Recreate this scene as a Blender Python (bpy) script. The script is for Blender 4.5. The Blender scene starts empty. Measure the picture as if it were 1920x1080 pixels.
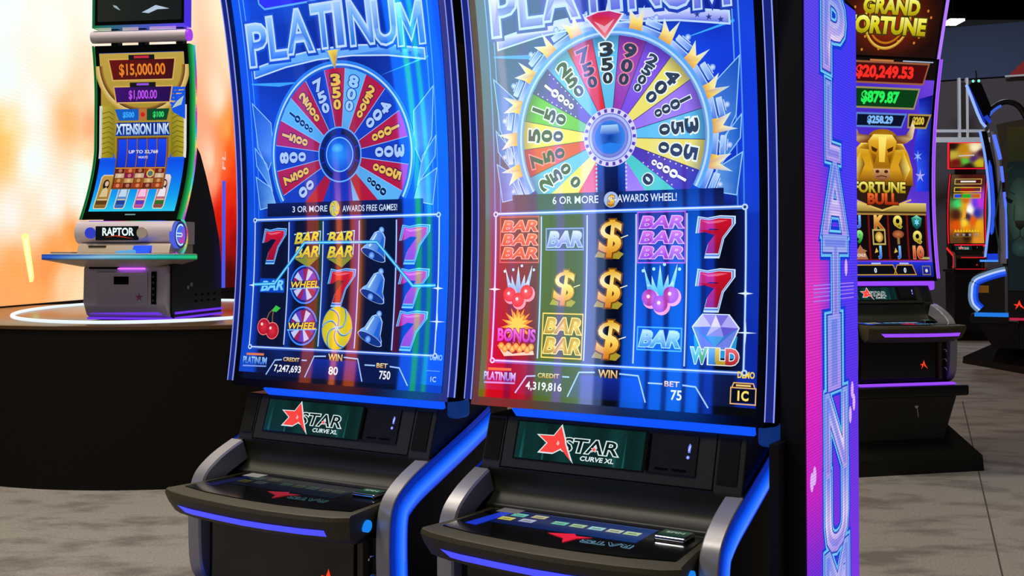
import bpy, bmesh, math, random
from mathutils import Vector, Matrix

random.seed(7)
S = bpy.context.scene
COL = S.collection
R = math.radians

# ------------------------------------------------------------------ camera, world, lights, exposure
cam_data = bpy.data.cameras.new('camera')
cam_data.sensor_width = 36.0
cam_data.lens = 2040.0 / 1920.0 * 36.0
cam_data.shift_y = -97.73 / 1920.0
cam_data.clip_end = 200
camera = bpy.data.objects.new('camera', cam_data)
camera.location = (0, 0, 1.15)
camera.rotation_euler = (R(91.2), 0, 0)
COL.objects.link(camera)
S.camera = camera

S.view_settings.view_transform = 'Standard'
S.view_settings.look = 'None'
S.view_settings.gamma = 1.0
S.view_settings.exposure = 0.0
S.view_settings.use_curve_mapping = False

world = bpy.data.worlds.new('hall_air')
S.world = world
world.use_nodes = True
world.node_tree.nodes['Background'].inputs[0].default_value = (0.55, 0.62, 0.70, 1)
world.node_tree.nodes['Background'].inputs[1].default_value = 0.018


def area_lamp(name, loc, size, power, color, rot=(0, 0, 0)):
    d = bpy.data.lights.new(name, 'AREA')
    d.shape = 'DISK'
    d.size = size
    d.energy = power
    d.color = color
    o = bpy.data.objects.new(name, d)
    o.location = loc
    o.rotation_euler = rot
    COL.objects.link(o)
    return o


# high-bay lamps of the hall, and one added for front faces
area_lamp('overhead_light', (-2.6, 4.2, 6.3), 1.0, 203, (1.0, 0.88, 0.72))
area_lamp('overhead_light', (3.4, 3.8, 6.3), 1.0, 58, (1.0, 0.95, 0.92))
area_lamp('overhead_light', (-0.6, 0.8, 6.3), 1.2, 47, (1.0, 0.90, 0.72))
area_lamp('overhead_light', (-3.2, 1.6, 6.3), 1.2, 133, (1.0, 0.90, 0.78))  # extra lamp, added to brighten the machines' front faces
area_lamp('overhead_light', (6.6, 16.2, 6.3), 1.4, 148, (0.86, 0.90, 1.0))


# ------------------------------------------------------------------ colour and materials
def s2l(c):
    c = c / 255.0
    return c / 12.92 if c <= 0.04045 else ((c + 0.055) / 1.055) ** 2.4


def lin(rgb):
    return (s2l(rgb[0]), s2l(rgb[1]), s2l(rgb[2]), 1.0)


def new_mat(name):
    m = bpy.data.materials.new(name)
    m.use_nodes = True
    return m, m.node_tree.nodes, m.node_tree.links, m.node_tree.nodes['Principled BSDF']


def paint(name, rgb, rough=0.5, metal=0.0, spec=0.5, coat=0.0, bump=0.0, bscale=300.0, mott=0.0):
    m, N, L, p = new_mat(name)
    p.inputs['Base Color'].default_value = lin(rgb)
    p.inputs['Roughness'].default_value = rough
    p.inputs['Metallic'].default_value = metal
    p.inputs['Specular IOR Level'].default_value = spec
    p.inputs['Coat Weight'].default_value = coat
    tc = N.new('ShaderNodeTexCoord')
    if bump or mott:
        n = N.new('ShaderNodeTexNoise')
        n.inputs['Scale'].default_value = bscale
        n.inputs['Detail'].default_value = 4
        L.new(tc.outputs['Object'], n.inputs['Vector'])
        if bump:
            b = N.new('ShaderNodeBump')
            b.inputs['Strength'].default_value = bump
            b.inputs['Distance'].default_value = 0.002
            L.new(n.outputs['Fac'], b.inputs['Height'])
            L.new(b.outputs['Normal'], p.inputs['Normal'])
        if mott:
            mr = N.new('ShaderNodeMapRange')
            mr.inputs['To Min'].default_value = max(rough - mott, 0.02)
            mr.inputs['To Max'].default_value = rough + mott
            L.new(n.outputs['Fac'], mr.inputs['Value'])
            L.new(mr.outputs['Result'], p.inputs['Roughness'])
    return m


def glow(name, rgb, strength=1.0):
    m, N, L, p = new_mat(name)
    p.inputs['Base Color'].default_value = (0.02, 0.02, 0.02, 1)
    p.inputs['Roughness'].default_value = 0.4
    p.inputs['Specular IOR Level'].default_value = 0.15
    p.inputs['Emission Color'].default_value = lin(rgb)
    p.inputs['Emission Strength'].default_value = strength
    return m


def screen_mat(name, strength=1.0, rough=0.03, spec=1.0, grid=0.0, period=0.02):
    """A lit screen: picture in the colour attribute, glossy front glass."""
    m, N, L, p = new_mat(name)
    p.inputs['Base Color'].default_value = (0.004, 0.004, 0.004, 1)
    p.inputs['Roughness'].default_value = rough
    p.inputs['Specular IOR Level'].default_value = spec
    a = N.new('ShaderNodeAttribute')
    a.attribute_name = 'Col'
    src = a.outputs['Color']
    if grid:
        tc = N.new('ShaderNodeTexCoord')
        sx = N.new('ShaderNodeSeparateXYZ')
        L.new(tc.outputs['Object'], sx.inputs[0])
        prod = None
        for ax in ('Y', 'Z'):
            mu = N.new('ShaderNodeMath'); mu.operation = 'MULTIPLY'
            mu.inputs[1].default_value = 2 * math.pi / period
            L.new(sx.outputs[ax], mu.inputs[0])
            si = N.new('ShaderNodeMath'); si.operation = 'SINE'
            L.new(mu.outputs[0], si.inputs[0])
            mr = N.new('ShaderNodeMapRange')
            mr.inputs['From Min'].default_value = -1
            mr.inputs['To Min'].default_value = 1 - grid
            mr.inputs['To Max'].default_value = 1 + grid * 0.6
            L.new(si.outputs[0], mr.inputs['Value'])
            if prod is None:
                prod = mr.outputs['Result']
            else:
                q = N.new('ShaderNodeMath'); q.operation = 'MULTIPLY'
                L.new(prod, q.inputs[0]); L.new(mr.outputs['Result'], q.inputs[1])
                prod = q.outputs[0]
        vm = N.new('ShaderNodeVectorMath'); vm.operation = 'SCALE'
        L.new(a.outputs['Color'], vm.inputs[0]); L.new(prod, vm.inputs['Scale'])
        src = vm.outputs['Vector']
    L.new(src, p.inputs['Emission Color'])
    p.inputs['Emission Strength'].default_value = strength
    return m


M = dict(
    gloss=paint('black_gloss', (9, 10, 10), 0.12, spec=0.6, mott=0.03, bscale=40),
    black=paint('black_plastic', (13, 14, 13), 0.42, spec=0.4, bump=0.15, bscale=700),
    console=paint('console_plastic', (48, 50, 38), 0.42, spec=0.5, bump=0.1, bscale=900),
    deck=paint('deck_leather', (70, 66, 42), 0.5, spec=0.4, bump=0.35, bscale=420),
    grille=paint('speaker_mesh', (14, 15, 9), 0.7, spec=0.3, bump=0.9, bscale=900),
    groove=paint('groove_black', (3, 3, 3), 0.8, spec=0.1),
    silver=paint('silver_paint', (168, 168, 172), 0.36, metal=0.35, spec=0.5, mott=0.04, bscale=120),
    chrome=paint('chrome', (205, 208, 212), 0.14, metal=1.0, mott=0.04, bscale=60),
    dark=paint('dark_metal', (26, 25, 20), 0.5, metal=0.2, spec=0.4, bump=0.1, bscale=500),
    brown=paint('rear_housing_brown', (92, 80, 50), 0.55, spec=0.3, bump=0.1, bscale=300),
    pylon=paint('pylon_black', (6, 7, 10), 0.55, spec=0.35, bump=0.1, bscale=500),
    yellow=paint('label_yellow', (214, 166, 60), 0.55, spec=0.3),
    white=paint('frame_white', (232, 238, 246), 0.5, spec=0.4),
    sticker=paint('sticker_paper', (150, 150, 150), 0.6, spec=0.3),
    drum=paint('drum_cloth', (22, 20, 17), 0.85, spec=0.15, bump=0.4, bscale=500),
    drumtop=paint('drum_top', (92, 72, 50), 0.22, spec=0.6, bump=0.25, bscale=45),
    rap=paint('pearl_silver', (222, 212, 224), 0.34, metal=0.15, spec=0.5, mott=0.04, bscale=90),
    tan=paint('champagne_silver', (200, 186, 168), 0.35, metal=0.15, spec=0.5, mott=0.04, bscale=90),
    screen=screen_mat('screen_lit', 1.0),
    screen_dim=screen_mat('screen_soft', 1.0, rough=0.10, spec=0.5),
    ledwall=screen_mat('led_tiles', 1.12, rough=0.6, spec=0.1, grid=0.035, period=0.028),
    ledpylon=screen_mat('led_pixels', 1.0, rough=0.5, spec=0.15, grid=0.22, period=0.0062),
    reflect_panel=screen_mat('reflect_panel_glow', 12.0, rough=0.5, spec=0.2),  # glow of the added panels that only show as reflections
    clear=glow('clear_blue_block', (14, 50, 120), 0.8),
    blue=glow('blue_light', (12, 84, 255), 1.0),
    bluedim=glow('blue_acrylic', (10, 30, 120), 1.0),
    blueline=glow('edge_line_light', (140, 155, 250), 1.0),
    indigo=glow('deck_indigo_light', (74, 78, 255), 1.05),
    violet=glow('violet_light', (150, 70, 255), 1.1),
    lilac=glow('lilac_light', (176, 120, 250), 1.05),
    red=glow('red_light', (255, 26, 50), 1.0),
    redlogo=glow('red_logo_light', (255, 48, 24), 1.2),
    whiteglow=glow('white_light', (240, 244, 255), 1.3),
    cyan=glow('cyan_light', (20, 130, 235), 1.0),
    green=glow('green_light', (20, 150, 70), 1.0),
)


# ------------------------------------------------------------------ mesh helpers
class MB:
    """Collects shapes and links them as one mesh object."""

    def __init__(s):
        s.v, s.f, s.m, s.c = [], [], [], []

    def face(s, pts, mi=0, col=None):
        b = len(s.v)
        s.v += [tuple(p) for p in pts]
        s.f.append(tuple(range(b, b + len(pts))))
        s.m.append(mi)
        s.c.append(col)

    def loft(s, rings, mi=0, caps=True, closed=True):
        b = len(s.v)
        n = len(rings[0])
        for r in rings:
            s.v += [tuple(p) for p in r]
        for i in range(len(rings) - 1):
            for j in range(n if closed else n - 1):
                k = (j + 1) % n
                s.f.append((b + i * n + j, b + i * n + k, b + (i + 1) * n + k, b + (i + 1) * n + j))
                s.m.append(mi); s.c.append(None)
        if caps:
            s.f.append(tuple(b + j for j in reversed(range(n)))); s.m.append(mi); s.c.append(None)
            s.f.append(tuple(b + (len(rings) - 1) * n + j for j in range(n))); s.m.append(mi); s.c.append(None)
        return s

    def box(s, x0, x1, y0, y1, z0, z1, mi=0):
        return s.loft([[(x0, y0, z), (x1, y0, z), (x1, y1, z), (x0, y1, z)] for z in (z0, z1)], mi)

    def prism_x(s, prof, x0, x1, mi=0):
        return s.loft([[(x, p[0], p[1]) for p in prof] for x in (x0, x1)], mi)

    def prism_y(s, prof, y0, y1, mi=0):
        return s.loft([[(p[0], y, p[1]) for p in prof] for y in (y1, y0)], mi)

    def prism_z(s, prof, z0, z1, mi=0):
        return s.loft([[(p[0], p[1], z) for p in prof] for z in (z0, z1)], mi)

    def tube(s, path, r, n=10, mi=0, caps=True):
        rings = []
        P = [Vector(p) for p in path]
        for i, p in enumerate(P):
            t = (P[min(i + 1, len(P) - 1)] - P[max(i - 1, 0)]).normalized()
            a = Vector((0, 0, 1)) if abs(t.z) < 0.9 else Vector((1, 0, 0))
            u = t.cross(a).normalized(); w = t.cross(u).normalized()
            rr = r[i] if isinstance(r, (list, tuple)) else r
            rings.append([p + (u * math.cos(2 * math.pi * j / n) + w * math.sin(2 * math.pi * j / n)) * rr for j in range(n)])
        return s.loft(rings, mi, caps)

    def disc(s, c, r, axis='y', n=28, mi=0, th=0.004):
        def pt(a, d, rr):
            if axis == 'y':
                return (c[0] + rr * math.cos(a), c[1] + d, c[2] + rr * math.sin(a))
            if axis == 'x':
                return (c[0] + d, c[1] + rr * math.cos(a), c[2] + rr * math.sin(a))
            return (c[0] + rr * math.cos(a), c[1] + rr * math.sin(a), c[2] + d)
        return s.loft([[pt(2 * math.pi * i / n, d, r) for i in range(n)] for d in (-th / 2, th / 2)], mi)

    def build(s, name, mats, parent=None, smooth=False, bevel=0.0, loc=None):
        me = bpy.data.meshes.new(name)
        me.from_pydata(s.v, [], s.f)
        for m in (mats if isinstance(mats, (list, tuple)) else [mats]):
            me.materials.append(m)
        me.polygons.foreach_set('material_index', s.m)
        if any(c is not None for c in s.c):
            at = me.color_attributes.new('Col', 'FLOAT_COLOR', 'CORNER')
            data = []
            for f, c in zip(s.f, s.c):
                for i in range(len(f)):
                    cc = c[i] if (c is not None and not isinstance(c[0], (int, float))) else (c or (0, 0, 0))
                    data += list(lin(cc))
            at.data.foreach_set('color', data)
        bm = bmesh.new(); bm.from_mesh(me)
        bmesh.ops.recalc_face_normals(bm, faces=bm.faces)
        bm.to_mesh(me); bm.free()
        o = bpy.data.objects.new(name, me)
        COL.objects.link(o)
        if parent is not None:
            o.parent = parent
        if loc is not None:
            o.location = loc
        if smooth:
            me.polygons.foreach_set('use_smooth', [True] * len(me.polygons))
            md = o.modifiers.new('edge_split', 'EDGE_SPLIT'); md.split_angle = R(35)
        if bevel:
            md = o.modifiers.new('bevel', 'BEVEL'); md.width = bevel; md.segments = 3
            md.limit_method = 'ANGLE'; md.angle_limit = R(40)
            me.polygons.foreach_set('use_smooth', [True] * len(me.polygons))
            md2 = o.modifiers.new('wn', 'WEIGHTED_NORMAL'); md2.keep_sharp = True
        return o


def thing(name, label, cat, loc, yaw=0.0, scale=1.0, group=None):
    o = bpy.data.objects.new(name, None)
    o.empty_display_size = 0.1
    o.location = loc
    o.rotation_euler = (0, 0, yaw)
    o.scale = scale if isinstance(scale, tuple) else (scale,) * 3
    COL.objects.link(o)
    o['label'] = label
    o['category'] = cat
    if group:
        o['group'] = group
    return o


def tag(o, label, cat, group=None):
    o['label'] = label
    o['category'] = cat
    if group:
        o['group'] = group
    return o


def struct(o):
    o['kind'] = 'structure'
    return o


def lerp(a, b, t):
    return tuple(a[i] + (b[i] - a[i]) * t for i in range(3))


def mix(stops, t):
    """Colour ramp: [(pos, rgb), ...]"""
    if t <= stops[0][0]:
        return stops[0][1]
    for (p0, c0), (p1, c1) in zip(stops, stops[1:]):
        if t <= p1:
            return lerp(c0, c1, (t - p0) / max(p1 - p0, 1e-6))
    return stops[-1][1]


# ------------------------------------------------------------------ flat lettering source
_glyphs = {}


def glyph(txt, bold=0.0, shear=0.0):
    key = (txt, round(bold, 4), round(shear, 3))
    if key in _glyphs:
        return _glyphs[key]
    cu = bpy.data.curves.new('lettering', 'FONT')
    cu.body = txt
    cu.size = 1.0
    cu.offset = bold
    cu.shear = shear
    cu.resolution_u = 3
    cu.fill_mode = 'FRONT'
    o = bpy.data.objects.new('lettering', cu)
    COL.objects.link(o)
    dg = bpy.context.evaluated_depsgraph_get()
    me = bpy.data.meshes.new_from_object(o.evaluated_get(dg))
    vs = [(v.co.x, v.co.y) for v in me.vertices]
    fs = [tuple(p.vertices) for p in me.polygons if p.normal.z > 0] or [tuple(p.vertices) for p in me.polygons]
    bpy.data.objects.remove(o)
    bpy.data.meshes.remove(me)
    bpy.data.curves.remove(cu)
    xs = [v[0] for v in vs] or [0, 1]; ys = [v[1] for v in vs] or [0, 1]
    _glyphs[key] = (vs, fs, (min(xs), max(xs), min(ys), max(ys)))
    return _glyphs[key]


class Art:
    """A picture laid out in millimetres on a (possibly curved) screen surface."""
    STEP = 0.00014

    def __init__(s, surf, normal):
        s.surf, s.nrm = surf, normal
        s.v, s.f, s.c, s.uv, s.lv = [], [], [], [], []

    def poly(s, pts, col, l=1):
        b = len(s.v)
        for i, (u, v) in enumerate(pts):
            s.v.append(s.surf(u, v, l * s.STEP)); s.uv.append((u, v)); s.lv.append(l)
            s.c.append(col(u, v) if callable(col) else (col[i] if not isinstance(col[0], (int, float)) else col))
        s.f.append(tuple(range(b, b + len(pts))))

    def grid(s, u0, u1, v0, v1, nu, nv, col, l=0):
        b = len(s.v)
        for j in range(nv + 1):
            for i in range(nu + 1):
                u = u0 + (u1 - u0) * i / nu; v = v0 + (v1 - v0) * j / nv
                s.v.append(s.surf(u, v, l * s.STEP)); s.uv.append((u, v)); s.lv.append(l)
                s.c.append(col(u, v) if callable(col) else col)
        for j in range(nv):
            for i in range(nu):
                a = b + j * (nu + 1) + i
                s.f.append((a, a + 1, a + nu + 2, a + nu + 1))

    def rect(s, u0, u1, v0, v1, col, l=1, top=None):
        if top is not None:
            s.poly([(u0, v0), (u1, v0), (u1, v1), (u0, v1)], [col, col, top, top], l)
        else:
            s.poly([(u0, v0), (u1, v0), (u1, v1), (u0, v1)], col, l)

    def frame(s, u0, u1, v0, v1, w, col, l=1):
        s.line([(u0, v0), (u1, v0), (u1, v1), (u0, v1)], w, col, l, closed=True)

    def line(s, pts, w, col, l=1, closed=False):
        P = [Vector(p) for p in pts]
        n = len(P)
        off = []
        for i in range(n):
            a = P[(i - 1) % n] if (closed or i > 0) else None
            c = P[(i + 1) % n] if (closed or i < n - 1) else None
            ds = []
            if a is not None:
                ds.append((P[i] - a).normalized())
            if c is not None:
                ds.append((c - P[i]).normalized())
            t = sum(ds, Vector((0, 0)))
            t = t.normalized() if t.length > 1e-6 else ds[0]
            nn = Vector((-t.y, t.x))
            k = 1.0
            if len(ds) == 2:
                k = 1.0 / max(0.35, abs(nn.dot(Vector((-ds[0].y, ds[0].x)))))
            off.append(nn * (w / 2 * k))
        for i in range(n if closed else n - 1):
            j = (i + 1) % n
            s.poly([P[i] - off[i], P[j] - off[j], P[j] + off[j], P[i] + off[i]], col, l)

    def circle(s, u, v, r, col, l=1, n=28, ry=None, edge=None):
        ry = ry or r
        ring = [(u + r * math.cos(2 * math.pi * i / n), v + ry * math.sin(2 * math.pi * i / n)) for i in range(n)]
        if edge is None:
            s.poly(ring, col, l)
        else:
            for i in range(n):
                s.poly([(u, v), ring[i], ring[(i + 1) % n]], [col, edge, edge], l)

    def ring(s, u, v, r0, r1, col, l=1, a0=0.0, a1=360.0, n=72, ky=1.0, edge=None, clip=None):
        for i in range(n):
            b0 = R(a0 + (a1 - a0) * i / n); b1 = R(a0 + (a1 - a0) * (i + 1) / n)
            q = [(u + r0 * math.cos(b0), v + ky * r0 * math.sin(b0)), (u + r1 * math.cos(b0), v + ky * r1 * math.sin(b0)),
                 (u + r1 * math.cos(b1), v + ky * r1 * math.sin(b1)), (u + r0 * math.cos(b1), v + ky * r0 * math.sin(b1))]
            if clip is not None and min(p[1] for p in q) < clip:
                continue
            s.poly(q, col if edge is None else [col, edge, edge, col], l)

    def star(s, u, v, r0, r1, k, col, l=1, rot=90):
        s.poly([(u + (r1 if i % 2 == 0 else r0) * math.cos(R(rot + 180.0 * i / k)),
                 v + (r1 if i % 2 == 0 else r0) * math.sin(R(rot + 180.0 * i / k))) for i in range(2 * k)], col, l)

    def text(s, txt, u, v, h, col, w=None, bold=0.015, rot=0.0, shear=0.0, l=3, out=None, outw=0.05, warp=None):
        b0 = glyph(txt, 0.0, shear)[2]
        sy = h / max(b0[3] - b0[2], 1e-3)
        sx = (w / max(b0[1] - b0[0], 1e-3)) if w else sy
        cx, cy = (b0[0] + b0[1]) / 2, (b0[2] + b0[3]) / 2
        ca, sa = math.cos(R(rot)), math.sin(R(rot))
        jobs = [(bold, col, l)]
        if out is not None:
            jobs.insert(0, (bold + outw, out, l - 1))
        for bo, cc, ll in jobs:
            vs, fs, _ = glyph(txt, bo, shear)
            b = len(s.v)
            for (x, y) in vs:
                px, py = (x - cx) * sx, (y - cy) * sy
                q = (u + px * ca - py * sa, v + px * sa + py * ca)
                if warp:
                    q = warp(q)
                s.v.append(s.surf(q[0], q[1], ll * s.STEP)); s.uv.append(q); s.lv.append(ll)
                if isinstance(cc[0], (int, float)):
                    s.c.append(cc)
                elif isinstance(cc[0][0], (int, float)) and len(cc[0]) == 3:
                    s.c.append(lerp(cc[0], cc[1], min(1, max(0, py / h + 0.5))))
                else:
                    s.c.append(mix(cc, py / h + 0.5))
            s.f += [tuple(b + i for i in f) for f in fs]

    def split(s, slab):
        """Cut tall polygons into horizontal slabs so they follow a curved screen."""
        v, f, c, uv = [], [], [], []

        def cut(P, v0, above):
            out = []
            for i in range(len(P)):
                a, b = P[i - 1], P[i]
                ina = a[1] >= v0 if above else a[1] <= v0
                inb = b[1] >= v0 if above else b[1] <= v0
                if ina != inb:
                    t = (v0 - a[1]) / (b[1] - a[1])
                    out.append(tuple(a[k] + (b[k] - a[k]) * t for k in range(6)))
                if inb:
                    out.append(b)
            return out
        for face in s.f:
            P = [(*s.uv[i], *s.c[i], s.lv[i]) for i in face]
            lo, hi = min(p[1] for p in P), max(p[1] for p in P)
            pieces = [P]
            if hi - lo > slab:
                n = int(math.ceil((hi - lo) / slab))
                pieces = []
                rest = P
                for k in range(1, n):
                    w = lo + (hi - lo) * k / n
                    pieces.append(cut(rest, w, False))
                    rest = cut(rest, w, True)
                pieces.append(rest)
            for Q in pieces:
                if len(Q) < 3:
                    continue
                b = len(v)
                for q in Q:
                    uv.append((q[0], q[1])); c.append(q[2:5]); v.append(s.surf(q[0], q[1], q[5] * s.STEP))
                f.append(tuple(range(b, b + len(Q))))
        s.v, s.f, s.c, s.uv = v, f, c, uv

    def build(s, name, mat, parent=None, slab=None):
        if slab:
            s.split(slab)
        me = bpy.data.meshes.new(name)
        me.from_pydata(s.v, [], s.f)
        me.materials.append(mat)
        at = me.color_attributes.new('Col', 'FLOAT_COLOR', 'POINT')
        data = []
        for c in s.c:
            data += list(lin(tuple(max(0, x) for x in c)))
        at.data.foreach_set('color', data)
        # face every polygon to the front of the screen
        flip = []
        for p in me.polygons:
            u, v = s.uv[p.vertices[0]]
            if p.normal.dot(Vector(s.nrm(u, v))) < 0:
                flip.append(p.index)
        if flip:
            bm = bmesh.new(); bm.from_mesh(me); bm.faces.ensure_lookup_table()
            bmesh.ops.reverse_faces(bm, faces=[bm.faces[i] for i in flip])
            bm.to_mesh(me); bm.free()
        me.normals_split_custom_set([s.nrm(*s.uv[lp.vertex_index]) for lp in me.loops])
        o = bpy.data.objects.new(name, me)
        COL.objects.link(o)
        if parent is not None:
            o.parent = parent
        return o


def plane_art(origin, ux, vx):
    """Art on a flat rectangle: origin (m), unit vectors for u and v (mm)."""
    o, a, b = Vector(origin), Vector(ux).normalized(), Vector(vx).normalized()
    n = a.cross(b).normalized()
    return Art(lambda u, v, h: tuple(o + a * (u / 1000) + b * (v / 1000) + n * h), lambda u, v: tuple(n))


# ------------------------------------------------------------------ hall: carpet, ceiling, far wall
def carpet_mat():
    m, N, L, p = new_mat('grey_carpet')
    tc = N.new('ShaderNodeTexCoord')
    mp = N.new('ShaderNodeMapping')
    mp.inputs['Scale'].default_value = (1.0, 1.7, 1.0)
    mp.inputs['Rotation'].default_value = (0, 0, R(35))
    L.new(tc.outputs['Object'], mp.inputs['Vector'])
    big = N.new('ShaderNodeTexNoise')
    big.inputs['Scale'].default_value = 2.6; big.inputs['Detail'].default_value = 5; big.inputs['Roughness'].default_value = 0.6
    L.new(mp.outputs['Vector'], big.inputs['Vector'])
    r1 = N.new('ShaderNodeValToRGB')
    r1.color_ramp.elements[0].position = 0.36; r1.color_ramp.elements[0].color = lin((126, 120, 114))
    r1.color_ramp.elements[1].position = 0.52; r1.color_ramp.elements[1].color = lin((166, 160, 153))
    L.new(big.outputs['Fac'], r1.inputs['Fac'])
    fine = N.new('ShaderNodeTexNoise')
    fine.inputs['Scale'].default_value = 95; fine.inputs['Detail'].default_value = 3
    L.new(tc.outputs['Object'], fine.inputs['Vector'])
    mx = N.new('ShaderNodeMix'); mx.data_type = 'RGBA'; mx.blend_type = 'MULTIPLY'
    mx.inputs[0].default_value = 0.55
    r2 = N.new('ShaderNodeValToRGB')
    r2.color_ramp.elements[0].position = 0.3; r2.color_ramp.elements[0].color = (0.55, 0.55, 0.55, 1)
    r2.color_ramp.elements[1].position = 0.7; r2.color_ramp.elements[1].color = (1.2, 1.2, 1.2, 1)
    L.new(fine.outputs['Fac'], r2.inputs['Fac'])
    L.new(r1.outputs['Color'], mx.inputs[6]); L.new(r2.outputs['Color'], mx.inputs[7])
    L.new(mx.outputs[2], p.inputs['Base Color'])
    p.inputs['Roughness'].default_value = 0.95
    p.inputs['Specular IOR Level'].default_value = 0.1
    p.inputs['Sheen Weight'].default_value = 0.2
    b = N.new('ShaderNodeBump'); b.inputs['Strength'].default_value = 0.6; b.inputs['Distance'].default_value = 0.004
    L.new(fine.outputs['Fac'], b.inputs['Height']); L.new(b.outputs['Normal'], p.inputs['Normal'])
    return m


mb = MB(); mb.box(-9, 14, -4, 26, -0.05, 0.0)
struct(mb.build('floor', carpet_mat()))
# butt joint between two carpet rolls
mb = MB(); mb.box(-0.003, 0.003, -4.5, 4.5, 0.0, 0.0012)
seam = mb.build('trim_1', paint('carpet_joint', (86, 82, 78), 0.95, spec=0.05), loc=(2.02, 4.6, 0))
seam.rotation_euler = (0, 0, R(-21)); struct(seam)

mb = MB(); mb.box(-9, 14, -4, 26, 6.9, 7.0)
struct(mb.build('ceiling', paint('dark_ceiling', (38, 36, 22), 0.9, spec=0.1)))
ceil_beams = MB()
for i in range(9):
    ceil_beams.box(-9, 14, 3.5 + 2.6 * i, 3.7 + 2.6 * i, 6.55, 6.9)
struct(ceil_beams.build('trim_2', paint('ceiling_beam_paint', (30, 29, 20), 0.9, spec=0.1)))

# far booth wall: upper fascia and lower panel, turned with the machine bank
wall_dir = Vector((0.905, -0.425, 0))
wyaw = math.atan2(wall_dir.y, wall_dir.x)
mb = MB(); mb.box(-9, 9, 0, 0.15, 4.44, 5.40)
w = mb.build('wall_back', paint('booth_fascia', (76, 93, 126), 0.8, spec=0.2, bump=0.1, bscale=30), loc=(7.93, 20.0, 0)); w.rotation_euler = (0, 0, wyaw); struct(w)
mb = MB(); mb.box(-9, 9, 0.05, 0.18, 0, 4.42)
w = mb.build('wall_back', paint('booth_panel', (98, 94, 100), 0.8, spec=0.2, bump=0.1, bscale=30), loc=(7.93, 20.0, 0)); w.rotation_euler = (0, 0, wyaw); struct(w)

# red triangle mark on the fascia
t = thing('triangle_sign', 'red triangular sign mounted on the pale fascia of the far booth', 'sign', (8.93, 19.50, 4.44), wyaw)
mb = MB(); mb.prism_y([(0, 0), (1.35, 0), (0.95, 0.92)], -0.05, 0.0)
mb.build('panel', paint('sign_red', (176, 4, 8), 0.6), t)
mb = MB(); mb.prism_y([(-0.06, -0.03), (1.45, -0.03), (1.45, 0.0), (-0.06, 0.0)], -0.055, 0.0)
mb.build('sign_frame', M['white'], t)

# white metal goalpost frame in front of the far wall
t = thing('banner_frame', 'white metal frame of two posts and two crossbars before the far wall', 'frame', (7.97, 19.1, 0))
for x, nm in ((-0.1, 'post'), (0.035, 'post')):
    mb = MB(); mb.box(x - 0.02, x + 0.02, -0.03, 0.03, 3.28, 4.33); mb.build(nm, M['white'], t)
    mb = MB(); mb.box(x - 0.05, x + 0.05, -0.03, 0.03, 0, 3.28); mb.build(nm, M['white'], t)
mb = MB(); mb.box(-0.75, 0.42, -0.025, 0.025, 3.37, 3.42); mb.build('crossbar', M['white'], t)
mb = MB(); mb.box(-0.75, 0.42, -0.05, 0.05, 3.19, 3.28); mb.build('crossbar', M['white'], t)
mb = MB(); mb.box(-0.06, 0.015, -0.01, 0.01, 3.28, 4.25); mb.build('hanging_cloth', paint('dark_cloth', (52, 44, 40), 0.9), t)

# high-bay lamp that shows above the far wall
t = thing('bay_lamp', 'bright white bay lamp hanging under the dark ceiling above the far wall', 'lamp', (8.55, 21.0, 5.75))
mb = MB(); mb.box(-0.17, 0.15, -0.25, 0.25, 0.0, 0.10); mb.build('housing', M['dark'], t)
for x in (-0.085, 0.065):
    mb = MB(); mb.box(x - 0.06, x + 0.065, -0.24, 0.2, -0.04, 0.0); mb.build('lamp_tube', glow('lamp_white', (255, 255, 255), 4.0), t)
mb = MB(); mb.tube([(0, 0, 0.1), (0, 0, 1.15)], 0.012, 6); mb.build('hanger', M['dark'], t)

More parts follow.
